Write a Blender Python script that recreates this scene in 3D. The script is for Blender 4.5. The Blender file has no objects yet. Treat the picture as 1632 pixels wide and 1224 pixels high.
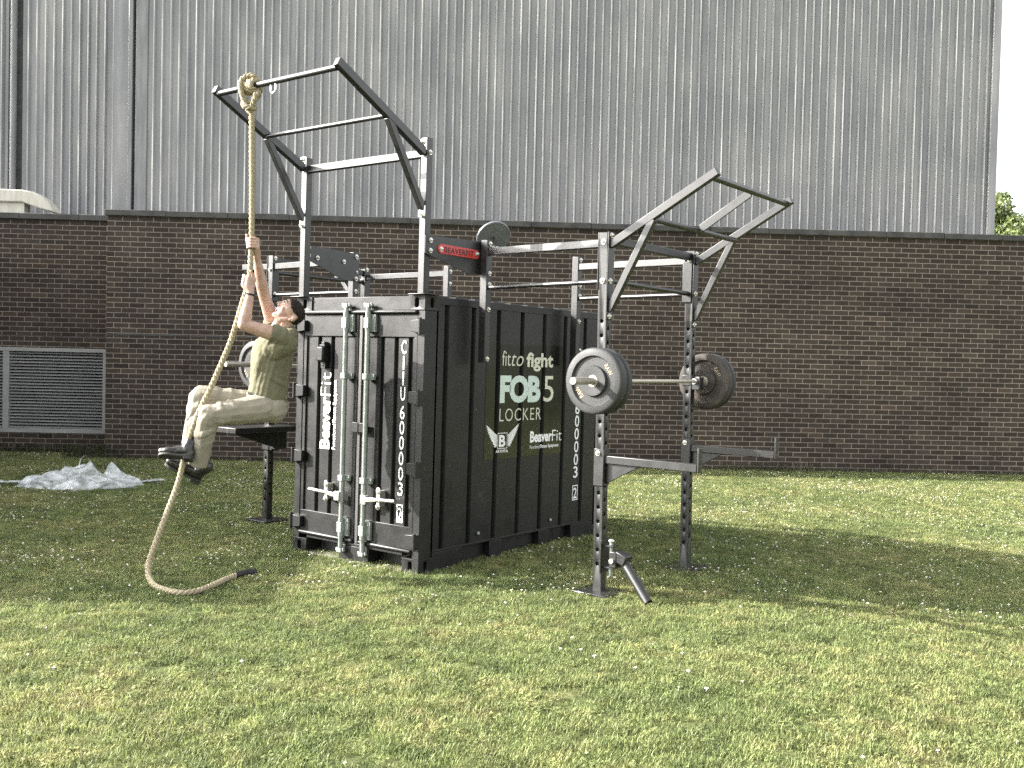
import bpy, bmesh, math, random
from mathutils import Vector, Matrix, noise
import numpy as np

random.seed(7)
C = bpy.context.scene.collection
R_ = math.radians
V = Vector

# ------------------------------------------------------------------ camera, sky, sun, exposure
scene = bpy.context.scene
cd = bpy.data.cameras.new('camera'); cam = bpy.data.objects.new('camera', cd); C.objects.link(cam)
cd.sensor_width = 36.0; cd.lens = 36.0 * 1580.785 / 1632.0
cd.clip_start = 0.05; cd.clip_end = 2000
rt = V((0.99973225, 0.00063056, 0.02313080)); up = V((-0.02313939, 0.02724312, 0.99936099)); fw = V((0, 0.99962864, -0.02725041))
cam.matrix_world = Matrix(((rt.x, up.x, -fw.x, 0), (rt.y, up.y, -fw.y, 0), (rt.z, up.z, -fw.z, 1.65), (0, 0, 0, 1)))
scene.camera = cam

SUN_EL = R_(26.0)
SUN_TO = V((-0.9966, 0.082, 0)).normalized()          # horizontal direction towards the sun
world = bpy.data.worlds.new("World"); scene.world = world; world.use_nodes = True
wn = world.node_tree; wn.nodes.clear()
sky = wn.nodes.new('ShaderNodeTexSky'); sky.sky_type = 'NISHITA'; sky.sun_disc = False
sky.sun_elevation = SUN_EL; sky.sun_rotation = math.atan2(SUN_TO.x, SUN_TO.y)
sky.air_density = 1.0; sky.dust_density = 4.0; sky.ozone_density = 0.6
hsv = wn.nodes.new('ShaderNodeHueSaturation'); hsv.inputs['Saturation'].default_value = 0.14
bg = wn.nodes.new('ShaderNodeBackground'); bg.inputs['Strength'].default_value = 0.15
wo = wn.nodes.new('ShaderNodeOutputWorld')
wn.links.new(sky.outputs[0], hsv.inputs['Color']); wn.links.new(hsv.outputs[0], bg.inputs[0]); wn.links.new(bg.outputs[0], wo.inputs[0])
sd = bpy.data.lights.new('sun', 'SUN'); sd.energy = 4.3; sd.angle = R_(0.6); sd.color = (1.0, 0.95, 0.87)
sun = bpy.data.objects.new('sun', sd); C.objects.link(sun)
to_sun = (SUN_TO * math.cos(SUN_EL) + V((0, 0, math.sin(SUN_EL))))
sun.rotation_euler = to_sun.to_track_quat('Z', 'Y').to_euler(); sun.location = to_sun * 30
vs = scene.view_settings; vs.view_transform = 'Standard'; vs.look = 'None'; vs.exposure = 2.15; vs.gamma = 1.0; vs.use_curve_mapping = False
scene.cycles.max_bounces = 6; scene.cycles.transparent_max_bounces = 8
scene.cycles.use_denoising = False

# ------------------------------------------------------------------ helpers: materials
def new_mat(name):
    m = bpy.data.materials.new(name); m.use_nodes = True
    nt = m.node_tree; b = nt.nodes['Principled BSDF']
    return m, nt, b
def node(nt, t, **kw):
    n = nt.nodes.new(t)
    for k, v in kw.items():
        if k in n.inputs: n.inputs[k].default_value = v
        else: setattr(n, k, v)
    return n
def ramp(nt, fac, stops):
    r = nt.nodes.new('ShaderNodeValToRGB'); el = r.color_ramp.elements
    while len(el) < len(stops): el.new(0.5)
    for e, (p, c) in zip(el, stops):
        e.position = p; e.color = (*c, 1) if len(c) == 3 else c
    nt.links.new(fac, r.inputs[0]); return r.outputs[0]
def mapping(nt, scale=(1, 1, 1), coord='Object'):
    tc = nt.nodes.new('ShaderNodeTexCoord'); mp = nt.nodes.new('ShaderNodeMapping'); mp.inputs['Scale'].default_value = scale
    nt.links.new(tc.outputs[coord], mp.inputs[0]); return mp.outputs[0]
def simple(name, c0, c1=None, rough=0.5, metal=0.0, spec=0.5, scale=8.0, detail=5.0, bump=0.0, bscale=60.0, stretch=(1, 1, 1), rvar=0.12, coat=0.0, scuff=None):
    m, nt, b = new_mat(name)
    c1 = c1 or tuple(x * 1.35 for x in c0)
    vec = mapping(nt, stretch)
    n = node(nt, 'ShaderNodeTexNoise', Scale=scale, Detail=detail, Roughness=0.6); nt.links.new(vec, n.inputs['Vector'])
    nt.links.new(ramp(nt, n.outputs['Fac'], [(0.3, c0), (0.7, c1)] + ([(0.735, scuff)] if scuff else [])), b.inputs['Base Color'])
    mr = node(nt, 'ShaderNodeMapRange'); mr.inputs['To Min'].default_value = rough - rvar; mr.inputs['To Max'].default_value = rough + rvar
    mr.inputs['From Min'].default_value = 0.3; mr.inputs['From Max'].default_value = 0.7
    nt.links.new(n.outputs['Fac'], mr.inputs['Value']); nt.links.new(mr.outputs[0], b.inputs['Roughness'])
    b.inputs['Metallic'].default_value = metal; b.inputs['Specular IOR Level'].default_value = spec; b.inputs['Coat Weight'].default_value = coat
    if bump:
        n2 = node(nt, 'ShaderNodeTexNoise', Scale=bscale, Detail=4.0); nt.links.new(vec, n2.inputs['Vector'])
        bp = node(nt, 'ShaderNodeBump', Strength=bump, Distance=0.01); nt.links.new(n2.outputs['Fac'], bp.inputs['Height'])
        nt.links.new(bp.outputs[0], b.inputs['Normal'])
    return m

def brick_mat():
    m, nt, b = new_mat('brown_brick')
    tc = nt.nodes.new('ShaderNodeTexCoord'); sx = nt.nodes.new('ShaderNodeSeparateXYZ'); cx = nt.nodes.new('ShaderNodeCombineXYZ')
    ad = node(nt, 'ShaderNodeMath', operation='ADD')
    nt.links.new(tc.outputs['Object'], sx.inputs[0]); nt.links.new(sx.outputs[0], ad.inputs[0]); nt.links.new(sx.outputs[1], ad.inputs[1])
    nt.links.new(ad.outputs[0], cx.inputs[0]); nt.links.new(sx.outputs[2], cx.inputs[1])
    wob = node(nt, 'ShaderNodeTexNoise', Scale=14.0, Detail=2.0); nt.links.new(cx.outputs[0], wob.inputs['Vector'])
    sc = node(nt, 'ShaderNodeVectorMath', operation='SCALE'); sc.inputs['Scale'].default_value = 0.006; nt.links.new(wob.outputs['Color'], sc.inputs[0])
    av = node(nt, 'ShaderNodeVectorMath', operation='ADD'); nt.links.new(cx.outputs[0], av.inputs[0]); nt.links.new(sc.outputs[0], av.inputs[1])
    br = nt.nodes.new('ShaderNodeTexBrick'); nt.links.new(av.outputs[0], br.inputs['Vector'])
    br.inputs['Scale'].default_value = 1.0; br.inputs['Brick Width'].default_value = 0.225; br.inputs['Row Height'].default_value = 0.075
    br.inputs['Mortar Size'].default_value = 0.0058; br.inputs['Mortar Smooth'].default_value = 0.25; br.inputs['Bias'].default_value = -0.1
    br.inputs['Color1'].default_value = (0.034, 0.0255, 0.0205, 1); br.inputs['Color2'].default_value = (0.056, 0.043, 0.0345, 1)
    br.inputs['Mortar'].default_value = (0.22, 0.195, 0.162, 1)
    sh = node(nt, 'ShaderNodeVectorMath', operation='ADD'); sh.inputs[1].default_value = (0.225 * 64, 0.075 * 38, 0); nt.links.new(av.outputs[0], sh.inputs[0])
    b2 = nt.nodes.new('ShaderNodeTexBrick'); nt.links.new(sh.outputs[0], b2.inputs['Vector'])
    for k_, v_ in (('Scale', 1.0), ('Brick Width', 0.225), ('Row Height', 0.075), ('Mortar Size', 0.0), ('Bias', 0.0), ('Color1', (0, 0, 0, 1)), ('Color2', (1, 1, 1, 1))): b2.inputs[k_].default_value = v_
    odd = ramp(nt, b2.outputs['Color'], [(0.06, (0.78, 0.76, 0.76)), (0.14, (1, 1, 1)), (0.86, (1, 1, 1)), (0.95, (1.32, 1.28, 1.22))])
    mo = node(nt, 'ShaderNodeMix', data_type='RGBA', blend_type='MULTIPLY'); mo.inputs['Factor'].default_value = 1.0; nt.links.new(br.outputs['Color'], mo.inputs[6]); nt.links.new(odd, mo.inputs[7])
    # fine face texture + broad weathering
    n1 = node(nt, 'ShaderNodeTexNoise', Scale=55.0, Detail=4.0, Roughness=0.7); nt.links.new(cx.outputs[0], n1.inputs['Vector'])
    n2 = node(nt, 'ShaderNodeTexNoise', Scale=0.9, Detail=5.0, Roughness=0.65); nt.links.new(cx.outputs[0], n2.inputs['Vector'])
    f1 = ramp(nt, n1.outputs['Fac'], [(0.25, (0.72, 0.72, 0.72)), (0.75, (1.25, 1.25, 1.25))])
    f2 = ramp(nt, n2.outputs['Fac'], [(0.28, (0.68, 0.67, 0.66)), (0.5, (1.0, 1.0, 1.0)), (0.72, (1.28, 1.26, 1.22))])
    m1 = node(nt, 'ShaderNodeMix', data_type='RGBA', blend_type='MULTIPLY'); m1.inputs['Factor'].default_value = 1.0
    nt.links.new(mo.outputs[2], m1.inputs[6]); nt.links.new(f1, m1.inputs[7])
    m2 = node(nt, 'ShaderNodeMix', data_type='RGBA', blend_type='MULTIPLY'); m2.inputs['Factor'].default_value = 1.0
    nt.links.new(m1.outputs[2], m2.inputs[6]); nt.links.new(f2, m2.inputs[7])
    nt.links.new(m2.outputs[2], b.inputs['Base Color']); b.inputs['Roughness'].default_value = 0.85; b.inputs['Specular IOR Level'].default_value = 0.3
    inv = node(nt, 'ShaderNodeMath', operation='SUBTRACT'); inv.inputs[0].default_value = 1.0; nt.links.new(br.outputs['Fac'], inv.inputs[1])
    mm = node(nt, 'ShaderNodeMath', operation='MULTIPLY_ADD'); nt.links.new(n1.outputs['Fac'], mm.inputs[0]); mm.inputs[1].default_value = 0.35; nt.links.new(inv.outputs[0], mm.inputs[2])
    bp = node(nt, 'ShaderNodeBump', Strength=0.7, Distance=0.006); nt.links.new(mm.outputs[0], bp.inputs['Height']); nt.links.new(bp.outputs[0], b.inputs['Normal'])
    return m

def cladding_mat():
    m, nt, b = new_mat('weathered_cladding')
    v = mapping(nt, (5.0, 5.0, 0.35))
    n = node(nt, 'ShaderNodeTexNoise', Scale=1.2, Detail=3.0, Roughness=0.55); nt.links.new(v, n.inputs['Vector'])
    v2 = mapping(nt, (1.0, 1.0, 1.0))
    n2 = node(nt, 'ShaderNodeTexNoise', Scale=0.55, Detail=4.0, Roughness=0.6); nt.links.new(v2, n2.inputs['Vector'])
    v3 = mapping(nt, (9.0, 9.0, 1.2))
    n3 = node(nt, 'ShaderNodeTexNoise', Scale=1.1, Detail=6.0, Roughness=0.75); nt.links.new(v3, n3.inputs['Vector'])
    col = ramp(nt, n.outputs['Fac'], [(0.25, (0.185, 0.190, 0.195)), (0.5, (0.245, 0.247, 0.248)), (0.78, (0.36, 0.355, 0.345))])
    w = ramp(nt, n2.outputs['Fac'], [(0.33, (0.80, 0.81, 0.83)), (0.67, (1.18, 1.165, 1.14))])
    mx = node(nt, 'ShaderNodeMix', data_type='RGBA', blend_type='MULTIPLY'); mx.inputs['Factor'].default_value = 1.0
    nt.links.new(col, mx.inputs[6]); nt.links.new(w, mx.inputs[7])
    patch = ramp(nt, n3.outputs['Fac'], [(0.66, (0, 0, 0)), (0.74, (1, 1, 1))])
    mx2 = node(nt, 'ShaderNodeMix', data_type='RGBA'); nt.links.new(patch, mx2.inputs['Factor'])
    nt.links.new(mx.outputs[2], mx2.inputs[6]); mx2.inputs[7].default_value = (0.27, 0.31, 0.38, 1)
    nt.links.new(mx2.outputs[2], b.inputs['Base Color'])
    b.inputs['Roughness'].default_value = 0.42; b.inputs['Metallic'].default_value = 0.15; b.inputs['Specular IOR Level'].default_value = 0.6
    return m

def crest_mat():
    m, nt, b = new_mat('sunlit_rib_crests')  # sun highlights on the rib crests, painted as pale streaks in the colour
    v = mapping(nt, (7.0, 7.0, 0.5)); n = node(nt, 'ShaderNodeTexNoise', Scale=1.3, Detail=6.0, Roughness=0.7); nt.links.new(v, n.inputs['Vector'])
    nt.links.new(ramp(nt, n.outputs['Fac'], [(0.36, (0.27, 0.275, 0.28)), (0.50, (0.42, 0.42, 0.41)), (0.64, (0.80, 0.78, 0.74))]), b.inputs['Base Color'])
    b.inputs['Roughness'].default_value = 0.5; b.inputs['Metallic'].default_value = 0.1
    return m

def lawn_mats():
    # patches shared by soil and blades, laid out in world space
    def patch(nt):
        g = nt.nodes.new('ShaderNodeNewGeometry')
        mp = nt.nodes.new('ShaderNodeMapping'); mp.inputs['Scale'].default_value = (1, 1, 0.0); nt.links.new(g.outputs['Position'], mp.inputs[0])
        n = node(nt, 'ShaderNodeTexNoise', Scale=0.8, Detail=5.0, Roughness=0.6); nt.links.new(mp.outputs[0], n.inputs['Vector'])
        n2 = node(nt, 'ShaderNodeTexNoise', Scale=7.0, Detail=3.0, Roughness=0.6); nt.links.new(mp.outputs[0], n2.inputs['Vector'])
        a = node(nt, 'ShaderNodeMath', operation='MULTIPLY_ADD'); nt.links.new(n2.outputs['Fac'], a.inputs[0]); a.inputs[1].default_value = 0.45; 
        s = node(nt, 'ShaderNodeMath', operation='MULTIPLY'); nt.links.new(n.outputs['Fac'], s.inputs[0]); s.inputs[1].default_value = 0.55
        nt.links.new(s.outputs[0], a.inputs[2]); return a.outputs[0]
    soil, nt, b = new_mat('lawn_soil')
    nt.links.new(ramp(nt, patch(nt), [(0.36, (0.06, 0.075, 0.03)), (0.55, (0.10, 0.11, 0.045)), (0.68, (0.17, 0.15, 0.075))]), b.inputs['Base Color'])
    b.inputs['Roughness'].default_value = 0.95; b.inputs['Specular IOR Level'].default_value = 0.1
    blades, nt, b = new_mat('grass_blades')
    c = ramp(nt, patch(nt), [(0.33, (0.115, 0.156, 0.057)), (0.48, (0.185, 0.221, 0.084)), (0.58, (0.265, 0.277, 0.115)), (0.68, (0.35, 0.305, 0.16))])
    oi = nt.nodes.new('ShaderNodeObjectInfo')
    hs = nt.nodes.new('ShaderNodeHueSaturation')
    mr = node(nt, 'ShaderNodeMapRange'); mr.inputs['To Min'].default_value = 0.55; mr.inputs['To Max'].default_value = 1.4; nt.links.new(oi.outputs['Random'], mr.inputs['Value'])
    g2 = nt.nodes.new('ShaderNodeNewGeometry'); nb = node(nt, 'ShaderNodeTexNoise', Scale=75.0, Detail=2.0, Roughness=0.6); nt.links.new(g2.outputs['Position'], nb.inputs['Vector'])
    mb_ = node(nt, 'ShaderNodeMapRange'); mb_.inputs['From Min'].default_value = 0.32; mb_.inputs['From Max'].default_value = 0.68; mb_.inputs['To Min'].default_value = 0.5; mb_.inputs['To Max'].default_value = 1.5; nt.links.new(nb.outputs['Fac'], mb_.inputs['Value'])
    mv = node(nt, 'ShaderNodeMath', operation='MULTIPLY'); nt.links.new(mr.outputs[0], mv.inputs[0]); nt.links.new(mb_.outputs[0], mv.inputs[1])
    nt.links.new(c, hs.inputs['Color']); nt.links.new(mv.outputs[0], hs.inputs['Value'])
    nt.links.new(hs.outputs[0], b.inputs['Base Color']); b.inputs['Roughness'].default_value = 0.55; b.inputs['Specular IOR Level'].default_value = 0.35
    tr = nt.nodes.new('ShaderNodeBsdfTranslucent'); nt.links.new(hs.outputs[0], tr.inputs['Color'])
    ms = nt.nodes.new('ShaderNodeMixShader'); ms.inputs[0].default_value = 0.38
    nt.links.new(b.outputs[0], ms.inputs[1]); nt.links.new(tr.outputs[0], ms.inputs[2])
    nt.links.new(ms.outputs[0], nt.nodes['Material Output'].inputs[0])
    return soil, blades

def leaf_mat(name, c0, c1):
    m, nt, b = new_mat(name)
    v = mapping(nt); n = node(nt, 'ShaderNodeTexNoise', Scale=1.3, Detail=4.0); nt.links.new(v, n.inputs['Vector'])
    c = ramp(nt, n.outputs['Fac'], [(0.35, c0), (0.65, c1)]); nt.links.new(c, b.inputs['Base Color']); b.inputs['Roughness'].default_value = 0.6
    tr = nt.nodes.new('ShaderNodeBsdfTranslucent'); nt.links.new(c, tr.inputs['Color'])
    ms = nt.nodes.new('ShaderNodeMixShader'); ms.inputs[0].default_value = 0.3
    nt.links.new(b.outputs[0], ms.inputs[1]); nt.links.new(tr.outputs[0], ms.inputs[2]); nt.links.new(ms.outputs[0], nt.nodes['Material Output'].inputs[0])
    return m

def skin_mat():
    m, nt, b = new_mat('skin')
    v = mapping(nt); n = node(nt, 'ShaderNodeTexNoise', Scale=22.0, Detail=4.0); nt.links.new(v, n.inputs['Vector'])
    nt.links.new(ramp(nt, n.outputs['Fac'], [(0.3, (0.36, 0.230, 0.178)), (0.7, (0.47, 0.318, 0.255))]), b.inputs['Base Color'])
    b.inputs['Roughness'].default_value = 0.5; b.inputs['Subsurface Weight'].default_value = 0.15; b.inputs['Subsurface Radius'].default_value = (0.01, 0.004, 0.002)
    b.inputs['Specular IOR Level'].default_value = 0.4
    return m

def plastic_film():
    m, nt, b = new_mat('crumpled_plastic')
    v = mapping(nt); n = node(nt, 'ShaderNodeTexNoise', Scale=9.0, Detail=5.0, Roughness=0.6); nt.links.new(v, n.inputs['Vector'])
    b.inputs['Base Color'].default_value = (0.80, 0.83, 0.85, 1); b.inputs['Roughness'].default_value = 0.22; b.inputs['Specular IOR Level'].default_value = 0.6
    bp = node(nt, 'ShaderNodeBump', Strength=0.8, Distance=0.012); nt.links.new(n.outputs['Fac'], bp.inputs['Height']); nt.links.new(bp.outputs[0], b.inputs['Normal'])
    t = nt.nodes.new('ShaderNodeBsdfTransparent'); t.inputs[0].default_value = (0.9, 0.93, 0.95, 1)
    ms = nt.nodes.new('ShaderNodeMixShader')
    f = ramp(nt, n.outputs['Fac'], [(0.32, (0.16, 0.16, 0.16)), (0.64, (0.72, 0.72, 0.72))]); nt.links.new(f, ms.inputs[0])
    nt.links.new(t.outputs[0], ms.inputs[1]); nt.links.new(b.outputs[0], ms.inputs[2]); nt.links.new(ms.outputs[0], nt.nodes['Material Output'].inputs[0])
    return m

M = dict(
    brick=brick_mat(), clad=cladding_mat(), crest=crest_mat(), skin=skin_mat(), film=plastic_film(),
    coping=simple('coping_stone', (0.028, 0.028, 0.028), (0.085, 0.083, 0.078), 0.85, scale=5, bump=0.4, bscale=40),
    flash=simple('dark_flashing', (0.15, 0.155, 0.16), (0.26, 0.26, 0.26), 0.5, scale=3, stretch=(4, 4, 0.5)),
    gap=simple('shadow_gap', (0.03, 0.03, 0.032), (0.09, 0.09, 0.095), 0.8),
    louvre=simple('louvre_aluminium', (0.26, 0.26, 0.255), (0.37, 0.37, 0.36), 0.5, metal=0.1, scale=3, stretch=(0.6, 1, 6)),
    cream=simple('cream_fibreglass', (0.42, 0.40, 0.34), (0.62, 0.60, 0.52), 0.6, scale=3, stretch=(5, 5, 1)),
    cont=simple('black_container_paint', (0.005, 0.0051, 0.0052), (0.010, 0.0102, 0.0103), 0.46, spec=0.42, scale=5.0, detail=9.0, bump=0.22, bscale=7, scuff=(0.035, 0.035, 0.034), rvar=0.07),
    rig=simple('black_powder_coat', (0.007, 0.007, 0.0072), (0.011, 0.011, 0.0113), 0.41, spec=0.66, scale=14, bump=0.02, bscale=220, rvar=0.05),
    galv=simple('galvanised_steel', (0.21, 0.235, 0.215), (0.30, 0.325, 0.30), 0.42, metal=0.35, scale=20),
    chrome=simple('bright_steel', (0.62, 0.60, 0.56), (0.72, 0.70, 0.66), 0.3, metal=0.8, scale=30),
    bar=simple('worn_bar_steel', (0.34, 0.32, 0.27), (0.46, 0.43, 0.37), 0.4, metal=0.5, scale=30),
    rubber=simple('black_bumper_rubber', (0.026, 0.0265, 0.027), (0.046, 0.0465, 0.047), 0.62, spec=0.35, scale=7, bump=0.15, bscale=80),
    rubber_dusty=simple('dusty_bumper_rubber', (0.022, 0.022, 0.022), (0.075, 0.062, 0.050), 0.72, spec=0.3, scale=6, bump=0.15, bscale=80),
    white=simple('white_vinyl', (0.76, 0.77, 0.76), (0.82, 0.83, 0.82), 0.5),
    mint=simple('pale_green_vinyl', (0.50, 0.60, 0.55), (0.56, 0.66, 0.61), 0.45),
    cream_v=simple('cream_vinyl', (0.55, 0.55, 0.44), (0.62, 0.62, 0.50), 0.45),
    orange=simple('orange_lettering', (0.55, 0.40, 0.25), (0.62, 0.47, 0.3), 0.6),
    decal=simple('gloss_black_decal', (0.010, 0.010, 0.009), (0.013, 0.013, 0.012), 0.16, spec=0.5, rvar=0.04),
    red=simple('red_badge_enamel', (0.42, 0.035, 0.035), (0.50, 0.05, 0.05), 0.4),
    black=simple('matt_black', (0.012, 0.012, 0.012), (0.02, 0.02, 0.02), 0.6),
    gasket=simple('door_gasket', (0.035, 0.034, 0.032), (0.075, 0.073, 0.068), 0.5, scale=9, stretch=(1, 1, 0.3)),
    rope=simple('manila_rope_fibre', (0.27, 0.228, 0.145), (0.42, 0.365, 0.245), 0.8, scale=90, bump=0.6, bscale=400),
    shirt=simple('olive_cotton', (0.122, 0.115, 0.073), (0.152, 0.144, 0.094), 0.9, scale=9, spec=0.2, bump=0.35, bscale=26, stretch=(1, 1, 0.4)),
    trouser=simple('beige_cotton', (0.225, 0.205, 0.163), (0.28, 0.257, 0.208), 0.9, scale=9, spec=0.2, bump=0.4, bscale=22, stretch=(1, 1, 1)),
    leather=simple('black_leather', (0.012, 0.011, 0.011), (0.022, 0.020, 0.019), 0.32, spec=0.6, scale=30, bump=0.2, bscale=90),
    sole=simple('dark_rubber_sole', (0.016, 0.016, 0.015), (0.03, 0.03, 0.028), 0.7),
    toecap=simple('grey_toe', (0.07, 0.068, 0.065), (0.16, 0.155, 0.15), 0.35, scale=40),  # mottled grey, paler than the boot leather
    hair=simple('dark_brown_hair', (0.012, 0.009, 0.0075), (0.045, 0.032, 0.026), 0.7, spec=0.25, scale=120, bump=0.9, bscale=320, stretch=(1, 1, 1)),
    eye=simple('eye_white', (0.6, 0.57, 0.54), (0.66, 0.63, 0.6), 0.2),
    mouth=simple('mouth_inside', (0.06, 0.012, 0.010), (0.09, 0.02, 0.016), 0.5),
    teeth=simple('teeth', (0.68, 0.65, 0.58), (0.74, 0.72, 0.66), 0.3),
    timber=simple('weathered_timber', (0.16, 0.145, 0.12), (0.27, 0.25, 0.21), 0.9, scale=6, stretch=(1, 6, 6)),
    bark=simple('tree_bark', (0.06, 0.05, 0.04), (0.12, 0.10, 0.08), 0.9, scale=12),
    leaf_a=leaf_mat('spring_leaves', (0.10, 0.135, 0.045), (0.20, 0.235, 0.085)),
    leaf_b=leaf_mat('yellow_green_leaves', (0.17, 0.195, 0.065), (0.27, 0.285, 0.11)),
    weed=leaf_mat('dry_weeds', (0.035, 0.045, 0.02), (0.10, 0.10, 0.05)),
    petal=simple('daisy_petals', (0.74, 0.74, 0.70), (0.82, 0.82, 0.78), 0.6),
    grey_disc=simple('grey_steel_disc', (0.15, 0.16, 0.17), (0.21, 0.22, 0.23), 0.35, metal=0.3, scale=10),
)
M['soil'], M['blade'] = lawn_mats()

# ------------------------------------------------------------------ helpers: meshes and things
W_, L_, H_ = 1.416, 2.571, 2.097                        # the container's width, length, height
# frame of the container: x = to its right side, y = towards its back, z = up; the ground is not quite level
FR = Matrix(((0.79713, 0.60376, 0.00680, -0.67015), (-0.60381, 0.79714, 0.00375, 7.36044), (-0.00316, -0.00710, 0.99997, 0.0), (0, 0, 0, 1)))
_a = 0.04013
WL = Matrix(((math.cos(_a), -math.sin(_a), 0, 0), (math.sin(_a), math.cos(_a), 0, 14.9366), (0, 0, 1, 0), (0, 0, 0, 1)))   # frame of the wall: x along it, y inward
ID = Matrix.Identity(4)
WM = {}
def thing(name, label, cat, loc=(0, 0, 0), frame=ID, group=None):
    o = bpy.data.objects.new(name, None); C.objects.link(o); o.empty_display_size = 0.2
    m = frame @ Matrix.Translation(V(loc)); o.matrix_world = m; WM[o.name] = m
    tag(o, label, cat, group); return o
def tag(o, label=None, cat=None, group=None, kind=None):
    if label: o['label'] = label
    if cat: o['category'] = cat
    if group: o['group'] = group
    if kind: o['kind'] = kind
    return o
def link_mesh(name, me, mat, parent=None, frame=ID, loc=None, bevel=0.0, smooth=False, angle=None):
    """mesh is given in the coordinates of `frame`; becomes local to the parent's Empty (or to a base point loc)"""
    if parent is not None:
        me.transform(WM[parent.name].inverted() @ frame)
    else:
        base = frame @ Matrix.Translation(V(loc or (0, 0, 0))); me.transform(Matrix.Translation(-V(loc or (0, 0, 0))))
    o = bpy.data.objects.new(name, me); C.objects.link(o)
    if parent is not None:
        o.parent = parent; WM[o.name] = WM[parent.name]
    else:
        o.matrix_world = base; WM[o.name] = base
    for mm in (mat if isinstance(mat, (list, tuple)) else [mat]): me.materials.append(mm)
    if smooth:
        for p in me.polygons: p.use_smooth = True
        if angle: 
            try: me.set_sharp_from_angle(angle=angle)
            except Exception: pass
    if bevel:
        bv = o.modifiers.new('bevel', 'BEVEL'); bv.width = bevel; bv.segments = 2; bv.limit_method = 'ANGLE'; bv.angle_limit = R_(40)
    return o

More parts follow.
